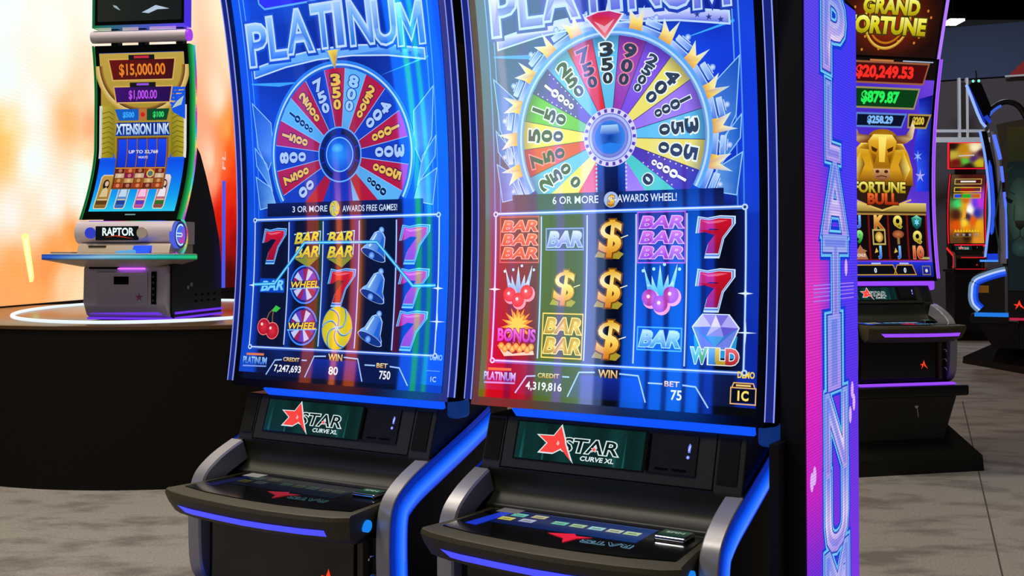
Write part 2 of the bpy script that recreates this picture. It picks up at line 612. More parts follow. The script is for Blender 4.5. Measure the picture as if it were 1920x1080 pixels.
# ------------------------------------------------------------------ big lit video wall behind the drum
LX0, LSL = -3.93, 0.061
LED_POINTS = [  # distance along, height, colour
    (7.36, 2.91, (238, 250, 250)), (8.11, 2.85, (252, 250, 240)), (8.83, 3.17, (252, 248, 234)), (8.12, 2.61, (255, 242, 220)),
    (8.56, 2.39, (255, 208, 165)), (8.38, 2.2, (255, 180, 112)), (8.84, 2.52, (252, 222, 188)), (8.75, 2.2, (255, 170, 120)),
    (7.81, 2.24, (244, 246, 242)), (7.44, 2.38, (236, 250, 248)), (7.43, 1.97, (252, 192, 96)), (7.52, 2.05, (255, 226, 176)),
    (7.36, 1.85, (250, 190, 110)), (7.81, 1.86, (236, 252, 250)), (8.66, 1.85, (232, 252, 244)), (8.7, 2.0, (252, 210, 160)),
    (8.14, 1.57, (246, 242, 234)), (7.53, 1.46, (246, 238, 228)), (8.6, 1.6, (240, 244, 238)), (7.82, 1.4, (255, 222, 190)),
    (7.61, 1.09, (255, 164, 88)), (8.15, 1.17, (255, 152, 72)), (8.49, 1.34, (255, 150, 62)), (8.0, 1.05, (255, 150, 80)),
    (7.83, 0.86, (255, 168, 96)), (8.32, 0.97, (255, 205, 158)), (7.5, 0.87, (250, 164, 96)), (8.6, 0.9, (255, 214, 170)),
    (12.02, 3.9, (255, 232, 196)), (12.21, 3.46, (255, 220, 184)), (11.86, 2.93, (255, 220, 188)), (12.13, 2.61, (255, 158, 78)),
    (12.42, 2.58, (255, 112, 36)), (11.87, 2.23, (255, 150, 100)), (11.6, 2.2, (255, 206, 176)), (12.43, 2.16, (236, 62, 14)),
    (12.06, 1.77, (234, 32, 14)), (12.44, 1.36, (150, 10, 8)), (12.26, 0.94, (70, 5, 5)), (11.7, 2.04, (255, 160, 120)),
    (11.9, 1.2, (140, 14, 8)), (12.2, 1.95, (224, 40, 10)), (11.95, 1.6, (200, 20, 8)), (12.3, 1.6, (196, 16, 8)), (12.1, 2.1, (250, 90, 40)), (12.3, 2.35, (250, 90, 20)), (12.5, 1.9, (220, 40, 10)), (10.4, 3.4, (252, 240, 220)), (10.4, 2.2, (250, 232, 210)), (10.0, 1.3, (255, 190, 130)), (15, 3, (235, 90, 30)), (15, 1.5, (90, 6, 6))]


def led_col(y, z):
    sw = 0; c = [0, 0, 0]
    for (a, b, rgb) in LED_POINTS:
        d = ((y - a) * 0.85) ** 2 + (z - b) ** 2 + 0.004
        q = 1.0 / d ** 1.7
        sw += q
        for i in range(3):
            c[i] += q * rgb[i]
    return (c[0] / sw, c[1] / sw, c[2] / sw)


vw = thing('video_wall', 'huge glowing white and orange video wall behind the round dark stage', 'screen', (0, 0, 0))
wd = Vector((LSL, 1, 0)).normalized(); wn = Vector((1, -LSL, 0)).normalized()
A = Art(lambda u, v, h: (LX0 + LSL * u + wn.x * h, u + wn.y * h, v), lambda u, v: tuple(wn))
A.STEP = 0.003
A.grid(6.6, 16.5, 0.826, 6.2, 90, 56, led_col, 0)
A.poly([(7.67, 1.31), (7.72, 1.335), (7.77, 1.32), (7.855, 1.02), (7.84, 0.985), (7.79, 0.98)], (244, 255, 150), 1)
A.poly([(7.7, 1.29), (7.74, 1.30), (7.82, 1.02), (7.80, 1.0)], (252, 255, 196), 2)
A.text('FL', 12.03, 2.24, 0.11, (255, 190, 180), w=0.20, bold=0.01, rot=90, l=2)
A.build('picture', M['ledwall'], vw)
mb = MB()
for a, b, z0, z1, d0, d1 in ((6.6, 16.5, 0.79, 0.824, 0.01, -0.2), (6.6, 16.5, 0.0, 0.79, -0.03, -0.2), (6.6, 16.5, 0.824, 6.25, -0.006, -0.2)):
    ring = []
    for z in (z0, z1):
        ring.append([(LX0 + LSL * a + wn.x * d0, a + wn.y * d0, z), (LX0 + LSL * b + wn.x * d0, b + wn.y * d0, z),
                     (LX0 + LSL * b + wn.x * d1, b + wn.y * d1, z), (LX0 + LSL * a + wn.x * d1, a + wn.y * d1, z)])
    mb.loft(ring)
mb.build('cabinet', paint('wall_black', (12, 11, 10), 0.7), vw)

# ------------------------------------------------------------------ round stage (drum) with a light ring
DC = Vector((-2.03, 7.02, 0)); DR = 1.60; DZ = 0.816
st = thing('round_stage', 'wide round dark stage with a thin light ring on its top', 'stage', tuple(DC))


def clipx(x, y):
    lim = LX0 + LSL * (y + DC.y) + 0.02 - DC.x
    return (max(x, lim), y)


circ = [clipx(DR * math.cos(2 * math.pi * i / 120), DR * math.sin(2 * math.pi * i / 120)) for i in range(120)]
mb = MB()
mb.loft([[(x, y, z) for x, y in circ] for z in (0, DZ - 0.025)])
mb.build('skirt', M['drum'], st, smooth=True)
mb = MB()
mb.loft([[(x * s, y * s, z) for x, y in circ] for s, z in ((0.999, DZ - 0.025), (1.004, DZ - 0.02), (1.004, DZ - 0.004), (0.998, DZ))])
mb.build('top', M['drumtop'], st, smooth=True)
ringpts = []
for i in range(96):
    a = 2 * math.pi * i / 96
    x, y = 0.84 * math.cos(a), 1.53 * math.sin(a)
    ca, sa = math.cos(R(8)), math.sin(R(8))
    ringpts.append((x * ca - y * sa - 0.22, x * sa + y * ca + 0.08, DZ + 0.006))
mb = MB()
mb.tube(ringpts + ringpts[:1], 0.011, 8, caps=False)
mb.build('light_ring', glow('ring_light', (225, 236, 240), 1.1), st)

# ------------------------------------------------------------------ the curved-screen slot cabinet (local: x right, y back, z up)
def bprof(z):
    return 0.036 * (1 - ((z - 1.25) / 0.45) ** 2)


def bslope(z):
    return -0.072 * ((z - 1.25) / 0.45) / 0.45


ARM_PATH = [(-0.120, 0.298), (-0.160, 0.322), (-0.180, 0.365), (-0.186, 0.43), (-0.187, 0.50), (-0.183, 0.55), (-0.169, 0.588),
            (-0.141, 0.614), (-0.090, 0.642), (0.0, 0.676), (0.130, 0.724), (0.24, 0.768)]
AX0, AX1 = 0.284, 0.326


def smooth_path(P, k=3):
    out = []
    n = len(P)
    for i in range(n - 1):
        p0, p1, p2, p3 = P[max(i - 1, 0)], P[i], P[i + 1], P[min(i + 2, n - 1)]
        for j in range(k):
            t = j / k
            out.append(tuple(0.5 * (2 * p1[d] + (p2[d] - p0[d]) * t + (2 * p0[d] - 5 * p1[d] + 4 * p2[d] - p3[d]) * t * t
                                    + (3 * p1[d] - p0[d] - 3 * p2[d] + p3[d]) * t ** 3) for d in (0, 1)))
    out.append(P[-1])
    return out


def offset_path(P, d):
    out = []
    for i in range(len(P)):
        a, b = Vector(P[max(i - 1, 0)]), Vector(P[min(i + 1, len(P) - 1)])
        t = (b - a).normalized()
        out.append((P[i][0] + t.y * d, P[i][1] - t.x * d))
    return out


APATH = smooth_path(ARM_PATH, 3)


def make_arm(root, sx, side_glow, label_plate, line_mat):
    """Curved side arm: silver front rim, dark side panel, light tube along its outer side."""
    n = len(APATH)
    cut = next(i for i, p in enumerate(APATH) if i > n * 0.5 and p[0] > -0.040)
    rim_in = offset_path(APATH, 0.026)
    mb = MB()
    rings = []
    for i in range(cut + 1):
        (y0, z0), (y1, z1) = APATH[i], rim_in[i]
        tn = Vector((y1 - y0, z1 - z0)).normalized()
        rings.append([(sx * AX1, y0 + tn.x * 0.002, z0 + tn.y * 0.002), (sx * (AX1 - 0.002), y0, z0), (sx * (AX0 + 0.004), y0 + tn.x * 0.001, z0 + tn.y * 0.001), (sx * AX0, y0 + tn.x * 0.006, z0 + tn.y * 0.006),
                      (sx * AX0, y1 + tn.x * 0.03, z1 + tn.y * 0.03), (sx * AX1, y0 + tn.x * 0.004, z0 + tn.y * 0.004)])
    mb.loft(rings)
    arm = mb.build('side_arm', M['silver'], root, smooth=True)
    mb = MB()
    prof = list(offset_path(APATH, 0.006))
    poly = prof + [(0.24, 0.31)]
    mb.prism_x(poly, sx * (AX0 + 0.012), sx * (AX1 - 0.004))
    mb.build('side_panel', M['black'], arm)
    mb = MB()
    rings = []
    offs = [0.003, 0.018, 0.021, 0.032, 0.046, 0.060, 0.072, 0.078]
    xs = [AX1 + d for d in (0.0, 0.0, -0.003, 0.003, 0.006, 0.003, -0.002, -0.005)]
    cols = [(10, 34, 132), (12, 44, 168), (6, 30, 130), (14, 90, 255), (58, 132, 255), (14, 86, 255), (8, 52, 200), (4, 20, 80)]
    paths = [offset_path(APATH, o) for o in offs]
    if side_glow != 'blue':
        cols = [lerp((c[2] * 0.15, 8, c[2] * 0.2), side_glow, c[2] / 255.0) for c in cols]
    for i in range(n - 1):
        for j in range(len(offs) - 1):
            mb.face([(sx * xs[j], *paths[j][i]), (sx * xs[j + 1], *paths[j + 1][i]),
                     (sx * xs[j + 1], *paths[j + 1][i + 1]), (sx * xs[j], *paths[j][i + 1])], 0,
                    [cols[j], cols[j + 1], cols[j + 1], cols[j]])
    mb.build('side_light', M['screen_dim'], arm)
    if label_plate:
        A = plane_art((sx * (AX1 - 0.0028), -0.105 if sx > 0 else 0.15, 0.225), (0, sx, 0), (0, 0, 1))
        A.rect(0, 250, 0, 74, (150, 112, 34), 0, top=(160, 122, 40))
        for k in range(6):
            A.rect(14, 150 + 18 * (k % 3), 10 + 10 * k, 13 + 10 * k, (112, 82, 26), 1)
        A.frame(3, 247, 3, 71, 1.5, (120, 90, 30), 1)
        for k in range(5):
            A.rect(0, 260, -22 - 11 * k, -17 - 11 * k, (10, 26, 74), 1)  # vent slats under the label, their blue reflection put into the colour
        A.build('warning_label', M['label_mat'], arm)
    return arm


M['label_mat'] = None


def label_material():
    m, N, L, p = new_mat('printed_label')
    a = N.new('ShaderNodeAttribute'); a.attribute_name = 'Col'
    L.new(a.outputs['Color'], p.inputs['Base Color'])
    p.inputs['Roughness'].default_value = 0.5
    return m


M['label_mat'] = label_material()
M['print'] = M['label_mat']


def red_a_logo(A, u, v, s, l=2):
    """The small lit red A-shaped star mark on a door."""
    A.poly([(u, v + 0.55 * s), (u + 0.18 * s, v + 0.05 * s), (u + 0.62 * s, v - 0.5 * s), (u + 0.05 * s, v - 0.12 * s), (u - 0.02 * s, v + 0.1 * s),
            (u - 0.1 * s, v - 0.12 * s), (u - 0.42 * s, v - 0.5 * s), (u - 0.28 * s, v - 0.12 * s), (u - 0.6 * s, v + 0.1 * s), (u - 0.2 * s, v + 0.08 * s)], (255, 60, 30), l)


def star_logo(A, u0, v0, k, star=True, ink=(8, 26, 26), edge=(214, 232, 232), sub='CURVE XL', glow_c=(250, 70, 66)):
    """Red star and outlined lettering; k scales millimetres around (u0, v0)."""
    def P(pts):
        return [(u0 + k * a, v0 + k * b) for a, b in pts]
    shape = [(-119, 104), (-106, 74), (-104, 66), (-84, 28), (-113, 54), (-132, 43), (-166, 43), (-149, 64), (-173, 80), (-135, 81)]
    cx, cy = -128, 66
    A.text('STAR', u0 - k * 42, v0 + k * 64, k * 30, ink, w=k * 138, bold=0.012, shear=0.12, l=4, out=edge, outw=0.050)
    A.poly(P([(cx + (x - cx) * 1.16, cy + (y - cy) * 1.14) for x, y in shape]), edge, 5)
    A.poly(P(shape), glow_c, 6)
    A.poly(P([(-123, 72), (-118, 66), (-121, 60), (-126, 63)]), (250, 180, 170), 7)
    A.star(u0 - k * 30, v0 + k * 59, k * 2.6, k * 6.5, 5, glow_c, 6)
    A.star(u0 - k * 30, v0 + k * 59, k * 4.0, k * 8.5, 5, edge, 5)
    A.text(sub, u0 - k * 20, v0 + k * 37, k * 10, edge, w=k * 82, bold=0.03, shear=0.12, l=4)


FOOT = [0.485]


def cabinet(name, label, loc, yaw, scale, art_fn, H=1.27, dz=0.0, glow_kind='blue', topper=None, group=None, panel_hot=True,
            logo=True, gap=0.0, side_label=True, wide=0.378):
    blue = glow_kind == 'blue'
    kinds = {'blue': ('blue', 'bluedim', 'blueline', 'indigo', 'blue'), 'violet': ('violet', 'violet', 'lilac', 'violet', 'violet'),
             'red': ('red', 'red', 'red', 'red', 'red')}
    under, edge, line, dlight, base = [M[x] for x in kinds[glow_kind]]
    t = thing(name, label, 'slot machine', loc, yaw, scale, group)
    body_root = t
    zs = dz  # everything above the stand is lifted by dz

    # --- curved screen housing
    zb, zt = 0.803 - gap + zs, 0.815 - gap + H + zs
    sh = zs - gap

    def bp(z):
        return bprof(z - sh)
    mb = MB(); rings = []
    n = 26
    for i in range(n + 1):
        z = zb + (zt - zb) * i / n
        y = bp(z)
        rings.append([(-0.358, y, z), (0.358, y, z), (0.372, y + 0.03, z), (0.372, y + 0.055, z), (-0.372, y + 0.055, z), (-0.372, y + 0.03, z)])
    mb.loft(rings)
    frame = mb.build('screen_frame', M['gloss'], t, smooth=True)
    # --- light edges left and right of the glass
    for sx in (-1, 1):
        mb = MB()
        for xa, xb, mi, yo in ((0.3585, 0.3775, 2, 0.001), (0.3600, 0.3765, 0, -0.001), (0.3580, 0.3598, 1, -0.0025), (0.3764, 0.3783, 1, -0.0025)):
            rings = []
            for i in range(n + 1):
                z = zb + 0.012 + (zt - zb - 0.012) * i / n
                y = bp(z) + yo
                yb = y + (0.002, 0.004, 0.045)[mi]
                rings.append([(sx * xa, y, z), (sx * xb, y, z), (sx * xb, yb, z), (sx * xa, yb, z)])
            mb.loft(rings, mi)
        mb.build('edge_light', [edge, line, M['gloss']], t)
    # --- the picture
    z00 = 0.815 + sh
    A = Art(lambda u, v, h: (u / 1000, bp(z00 + v / 1000) - 0.0012 - h, z00 + v / 1000),
            lambda u, v: tuple(Vector((0, -1, bslope(z00 + v / 1000 - sh))).normalized()))
    art_fn(A, H * 1000)
    A.build('display', M['screen'], frame, slab=26)

    # --- lit lip under the screen and its clear end blocks
    mb = MB(); mb.loft([[(x, 0.001, 0.800 + sh), (x, 0.028, 0.806 + sh), (x, 0.034, 0.783 + sh), (x, 0.022, 0.781 + sh)] for x in (-0.245, 0.33)])
    mb.build('under_light', under, t)
    for sx in (1,):
        mb = MB(); mb.box(sx * 0.332, sx * 0.372, 0.03, 0.085, 0.758 + sh, 0.806 + sh)
        mb.build('clear_block', M['clear'] if blue else edge, t, bevel=0.012)

    # --- console
    zc = zs
    prof = [(0.024, 0.782 - gap), (0.02, 0.781 - gap), (-0.018, 0.668), (-0.016, 0.655), (-0.011, 0.640), (-0.010, 0.625), (-0.014, 0.611), (-0.023, 0.599), (-0.036, 0.590), (-0.046, 0.587), (-0.048, 0.574), (0.30, 0.574), (0.30, 0.782 - gap)]
    mb = MB(); mb.prism_x([(a, b + zc) for a, b in prof], -0.318, 0.318)
    con = mb.build('console', M['console'], t, bevel=0.006)
    fo = Vector((0, -0.018, 0.668 + zc)); fv = Vector((0, 0.038, 0.112 - gap)); fl = fv.length * 1000
    fdir = fv.normalized()
    fs = fl / 118.3
    A = plane_art(fo - Vector((0, 0.0012, -0.0004)), (1, 0, 0), fdir)
    A.rect(-266, 254, -2, 1.2, (1, 2, 2), 0)
    A.rect(-267, -264.5, -2, 116 * fs, (1, 2, 2), 0)
    A.rect(251, 253.5, -2, 116 * fs, (1, 2, 2), 0)
    A.build('panel_seams', M['groove'], con)
    # small logo screen
    A = plane_art(fo - Vector((0, 0.0016, -0.0006)), (1, 0, 0), fdir)
    v0, v1 = 24 * fs, 108 * fs
    A.rect(-236, 94, v0 - 3, v1 + 3, (6, 9, 9), 0)
    A.grid(-231, 89, v0, v1, 32, 4, lambda u, v: lerp((6, 30, 30), (12, 56, 54), 0.5 + 0.5 * math.sin(u * 0.075) * math.sin(u * 0.021 + 1)), 1)
    for uu, ww in ((-218, 8), (-160, 5), (20, 6), (42, 5)):
        A.poly([(uu, v0 + 1), (uu + ww, v0 + 1), (uu + ww * 0.8, v1 - 6), (uu + 2, v1 - 6)], [(26, 92, 92), (20, 72, 72), (10, 44, 44), (10, 44, 44)], 2)
    if logo:
        star_logo(A, 0, 0, 1.0 * fs)
    A.build('logo_screen', M['screen_dim'], con)
    # ticket and bill door with two small lit symbols
    dm = MB()
    for (ua, ub, va, vb, th, mi) in ((97, 212, 24, 108, 0.004, 0), (99, 104, 27, 105, 0.0085, 1), (120, 150, 31, 35, 0.0055, 1), (160, 192, 31, 35, 0.0055, 1)):
        nrm = Vector((0, -fdir.z, fdir.y))
        pts = []
        for d in (0.0, th):
            pts.append([tuple(fo + Vector((u / 1000, 0, 0)) + fdir * (v * fs / 1000) + nrm * d) for u, v in ((ua, va), (ub, va), (ub, vb), (ua, vb))])
        dm.loft(pts, mi)
    door = dm.build('ticket_door', [M['black'], M['gloss']], con)
    A = plane_art(fo + Vector((0, -fdir.z, fdir.y)) * 0.0046, (1, 0, 0), fdir)
    A.poly([(192, 72 * fs), (197, 72 * fs), (198, 88 * fs), (194, 92 * fs), (191, 84 * fs)], (120, 140, 255), 1)
    A.line([(193, 76 * fs), (196, 86 * fs)], 1.6, (230, 240, 255), 2)
    A.circle(193, 62 * fs, 4.0, (110, 126, 250), 1, 12); A.circle(193, 62 * fs, 1.6, (220, 230, 255), 2, 10)
    A.build('port_symbols', M['screen_dim'], door)
    for sx in (-1, 1):
        A = MB()
        nrm = Vector((0, -fdir.z, fdir.y))
        ua, ub = (-312, -272) if sx < 0 else (260, 304)
        pts = [[tuple(fo + Vector((u / 1000, 0, 0)) + fdir * (v * fs / 1000) + nrm * d) for u, v in ((ua, 14), (ub, 14), (ub, 110), (ua, 110))] for d in (0, 0.0025)]
        A.loft(pts)
        A.build('speaker_grille', M['grille'], con)

    # --- button deck
    top = [(-0.278, -0.02), (-0.279, -0.17), (-0.300, -0.285), (-0.262, -0.303), (-0.18, -0.321), (-0.083, -0.331), (0, -0.337),
           (0.083, -0.336), (0.18, -0.328), (0.262, -0.312), (0.294, -0.290), (0.279, -0.17), (0.278, -0.02)]
    mb = MB()

    def rim(s, dy, z):
        return [(x * s, y + dy * min(1, (-y) / 0.3), z + zc) for x, y in top]
    mb.loft([rim(0.90, 0.075, 0.500), rim(0.955, 0.022, 0.520), rim(0.985, 0.008, 0.545), rim(1.0, 0.0, 0.566), rim(0.998, 0.003, 0.575), rim(0.99, 0.008, 0.578)])
    deck = mb.build('deck', M['deck'], t, smooth=True)
    mb = MB()
    gl = [(-0.252, -0.036), (-0.266, -0.250), (-0.18, -0.271), (-0.08, -0.281), (0, -0.285), (0.08, -0.284), (0.18, -0.274), (0.268, -0.252), (0.252, -0.036)]
    mb.prism_z(gl, 0.576 + zc, 0.5805 + zc)
    tp = mb.build('touch_panel', M['gloss'], deck)
    A = plane_art((0, 0, 0.5809 + zc), (1, 0, 0), (0, 1, 0))
    hot = 1.0 if panel_hot else 0.32

    def dim(c):
        return tuple(x * hot for x in c)
    A.grid(-196, 150, -176, -58, 20, 4, lambda u, v: dim(lerp((4, 20, 70), (14, 50, 110), (u + 196) / 346)), 1)
    for (uu, vv, cc) in ((-168, -92, (60, 170, 160)), (-120, -86, (170, 156, 110)), (-178, -132, (180, 170, 40)), (-128, -128, (150, 150, 190)),
                         (-56, -112, (70, 170, 140)), (-12, -112, (130, 170, 120)), (32, -112, (120, 180, 190)), (74, -112, (160, 170, 150)), (114, -112, (150, 180, 130))):
        A.rect(uu - 17, uu + 17, vv - 13, vv + 13, dim(cc), 2, top=dim(lerp(cc, (230, 240, 230), 0.35)))
        A.rect(uu - 10, uu + 10, vv - 4, vv + 2, dim((90, 110, 70)), 3)
    A.poly([(-236, -210), (-205, -215), (-190, -60), (-215, -45)], dim((20, 50, 190)), 2)
    # the logo's mirror image in the glass, painted into the lit panel
    A.poly([(-40, -196), (8, -218), (22, -248), (34, -206), (60, -186), (24, -190), (14, -176)], (226, 30, 60) if panel_hot else (150, 30, 44), 4)
    for k in range(4):
        A.text('STAR'[k], 62 + k * 27, -214 + 2 * k, 20, (6, 8, 14), w=24, bold=0.02, rot=180, l=4, out=(110, 160, 190) if panel_hot else (60, 100, 110), outw=0.035)
    A.build('touch_buttons', M['screen_dim'], tp)
    mb = MB(); mb.box(-0.235, -0.180, -0.085, -0.042, 0.5806 + zc, 0.5812 + zc); mb.build('sticker', M['sticker'], tp)
    mb = MB(); mb.box(0.168, 0.238, -0.130, -0.072, 0.580 + zc, 0.590 + zc)
    sp = mb.build('spin_button', M['chrome'], deck, bevel=0.008)
    A = plane_art((0.203, -0.101, 0.5908 + zc), (1, 0, 0), (0, 1, 0))
    A.rect(-29, 29, -22, 23, (14, 46, 36), 0, top=(30, 70, 52)); A.text('SPIN', 0, 6, 11, (150, 176, 160), w=38, bold=0.02, l=2)
    A.build('button_cap', M['screen_dim'], sp)
    # deck light strip lying on the curved front face of the deck
    def deck_y(x, sc, dy):
        q = x / sc
        for (xa, ya), (xb, yb) in zip(top, top[1:]):
            if xa <= q <= xb and xb > xa:
                y = ya + (yb - ya) * (q - xa) / (xb - xa)
                return y + dy * min(1, -y / 0.3)
        return -0.30
    mb = MB(); pts_t, pts_b = [], []
    xs = sorted(set([-0.238 + 0.476 * i / 24 for i in range(25)] + [x * 0.985 for x, y in top if abs(x) < 0.235 and y < -0.3]))
    for i, x in enumerate(xs):
        xb = x + 0.024 if i == 0 else x
        pts_t.append((x, deck_y(x, 0.985, 0.008) - 0.002, 0.545 + zc)); pts_b.append((xb, deck_y(xb, 0.966, 0.017) - 0.002, 0.529 + zc))
    for i in range(1, len(xs)):
        if xs[i] <= pts_b[0][0]:
            pts_b[i] = (pts_b[0][0] + 0.0004 * i, pts_b[0][1], pts_b[0][2])
    for i in range(len(xs) - 1):
        mb.face([pts_b[i], pts_b[i + 1], pts_t[i + 1], pts_t[i]])
        mb.face([tuple(Vector(p) + Vector((0, 0.012, 0))) for p in (pts_t[i], pts_t[i + 1], pts_b[i + 1], pts_b[i])])
    mb.build('deck_light', dlight, deck)
    mb = MB(); mb.disc((0.281, -0.215, 0.541 + zc), 0.014, 'x', 18, th=0.014); mb.build('side_button', M['cyan'], deck)

    # --- side arms
    for sx in (-1, 1):
        arm = make_arm(t, sx, 'blue' if blue else ((150, 70, 255) if glow_kind == 'violet' else (255, 40, 40)), side_label, None)
        arm.location.z = zs

    # --- lower body
    mb = MB(); mb.box(-0.300, 0.300, -0.150, 0.30, 0.305 + zs, 0.572 + zs)
    mb.box(-0.27, 0.27, -0.235, -0.02, 0.50 + zs, 0.515 + zs)
    body = mb.build('body', M['black'], t, bevel=0.006)
    mb = MB(); mb.box(-0.262, 0.205, -0.165, -0.148, 0.325 + zs, 0.50 + zs)
    bd = mb.build('body_door', M['gloss'], body, bevel=0.004)
    A = plane_art((0.13, -0.1665, 0.388 + zs), (1, 0, 0), (0, 0, 1))
    red_a_logo(A, 0, 0, 40, 1)
    A.build('lit_mark', M['screen_dim'], bd)
    mb = MB(); mb.box(0.222, 0.238, -0.172, -0.148, 0.32 + zs, 0.52 + zs); mb.build('door_post', M['brown'], body)
    for k, zz in enumerate((0.36, 0.40, 0.445)):
        mb = MB(); mb.tube([(0.262 + 0.016 * math.cos(a), -0.160, zz + zs + 0.014 * math.sin(a)) for a in [math.pi * j / 8 for j in range(9)]], 0.003, 6)
        mb.build('key_lock', M['chrome'], body)
    mb = MB(); mb.box(0.10, 0.20, -0.178, -0.148, 0.503 + zs, 0.508 + zs); mb.build('indicator', M['red'], body)
    mb = MB(); mb.box(-0.30, 0.282, -0.222, -0.19, 0.300 + zs, 0.309 + zs); mb.build('base_light', base if not blue else M['blue'], body)
    # --- rear housing
    mb = MB(); mb.box(-0.29, 0.29, 0.075, 0.40, 0.574 + zs, (1.72 if H > 1.2 and zs == 0 else 0.72 + H * 0.7) + zs)
    mb.build('rear_housing', M['brown'], t, bevel=0.01)
    # --- stand down to the floor
    mb = MB()
    mb.box(-0.36, 0.36, -0.235, 0.42, 0.248 + zs, 0.298 + zs)
    mb.loft([[(-a, y0, z), (a, y0, z), (a, 0.40, z), (-a, 0.40, z)] for a, y0, z in ((0.305, -0.085, 0.09), (0.315, -0.20, 0.25 + zs))])
    stand = mb.build('stand', M['black'], t, bevel=0.012)
    mb = MB()
    mb.loft([[(-a, y0, z), (a, y0, z), (a, y1, z), (-a, y1, z)] for a, y0, y1, z in ((FOOT[0], -0.16, 0.55, 0.0), (FOOT[0] - 0.005, -0.155, 0.545, 0.072), (0.335, -0.075, 0.45, 0.225 if zs > 0.05 else 0.14))])
    mb.build('foot', M['dark'], stand)
    mb = MB(); mb.disc((0.07, -0.17, 0.20 + zs), 0.011, 'y', 14, th=0.02); mb.tube([(0.07, -0.185, 0.19 + zs), (0.075, -0.187, 0.15 + zs)], 0.002, 6)
    mb.build('cash_lock', M['chrome'], stand)

    if topper is not None:
        fn, z0, z1, tw, lean = topper
        y0, y1 = -0.01, -0.01 - lean
        up = Vector((0, y1 - y0, z1 - z0)); ul = up.length; ud = up.normalized(); nn = Vector((0, -ud.z, ud.y))
        o0 = Vector((0, y0, z0))

        def tp_box(mbx, xa, xb, va, vb, da, db, mi=0):
            mbx.loft([[tuple(o0 + Vector((x, 0, 0)) + ud * v + nn * d) for x, v in ((xa, va), (xb, va), (xb, vb), (xa, vb))] for d in (da, db)], mi)
        mb = MB(); tp_box(mb, -tw, tw, 0, ul, -0.06, 0.0)
        tf = mb.build('topper', M['gloss'], t)
        A = plane_art(o0 + nn * 0.0015 + ud * 0.022 + Vector((-tw + 0.022, 0, 0)), (1, 0, 0), ud)
        fn(A, (tw - 0.022) * 2000, (ul - 0.03) * 1000)
        A.build('topper_display', M['screen'], tf)
        mb = MB()
        tp_box(mb, -tw - 0.012, tw + 0.012, -0.012, 0.006, -0.06, 0.004)
        tp_box(mb, -tw - 0.012, -tw + 0.006, 0.0, ul, -0.06, 0.004)
        tp_box(mb, tw - 0.006, tw + 0.012, 0.0, ul, -0.06, 0.004)
        if glow_kind == 'red':
            tp_box(mb, -tw - 0.012, tw + 0.012, ul - 0.012, ul + 0.006, -0.06, 0.004)
        mb.build('topper_light', line, tf)
        mb = MB(); mb.box(-0.2, 0.2, 0.03, 0.12, zt - 0.06, z0 + 0.12); mb.build('topper_neck', M['dark'], tf)
    return t

# ------------------------------------------------------------------ reel symbols
def scaled(pts, k, c=None):
    cx = sum(p[0] for p in pts) / len(pts) if c is None else c[0]
    cy = sum(p[1] for p in pts) / len(pts) if c is None else c[1]
    return [(cx + (x - cx) * k, cy + (y - cy) * k) for x, y in pts]


SEVEN = [(0.06, 0.98), (0.30, 0.94), (0.62, 0.99), (1.0, 0.97), (1.0, 0.80), (0.72, 0.45), (0.60, 0.0), (0.22, 0.0), (0.30, 0.30), (0.62, 0.68), (0.36, 0.70), (0.14, 0.60), (0.0, 0.58)]


def sym_seven(A, u, v, w, h, l, main=(206, 14, 40), dark=(120, 4, 24), edge=(200, 225, 255), inner=(90, 130, 200), skew=0.0):
    P = [(u + (x - 0.5) * w + (y - 0.5) * skew * w, v + (y - 0.5) * h) for x, y in SEVEN]
    A.poly(scaled(P, 1.22), edge, l)
    A.poly(scaled(P, 1.13), inner, l + 1)
    A.poly(scaled(P, 1.05), edge, l + 2)
    A.poly(P, [lerp(dark, main, 0.3 + 0.7 * ((y - v) / h + 0.5)) for x, y in P], l + 3)
    q = [(0.08, 0.93), (0.34, 0.90), (0.64, 0.94), (0.9, 0.93), (0.6, 0.86), (0.3, 0.84)]
    A.poly([(u + (x - 0.5) * w + (y - 0.5) * skew * w, v + (y - 0.5) * h) for x, y in q], lerp(main, (255, 190, 200), 0.45), l + 4)


def sym_bar(A, u, v, w, h, n, l, col, edge, back=None, box=None, shear=0.22, rot=0.0):
    if back is not None:
        A.rect(u - w * 0.54, u + w * 0.54, v - h * 0.56, v + h * 0.56, back, l)
    if box is not None:
        A.frame(u - w * 0.54, u + w * 0.54, v - h * 0.56, v + h * 0.56, 3.0, box, l + 1)
    for i in range(n):
        vv = v + h * ((n - 1) / 2 - i) / n
        A.text('BAR', u, vv, h / n * 0.74, col, w=w * 0.94, bold=0.03, shear=shear, rot=rot, l=l + 3, out=edge, outw=0.045)


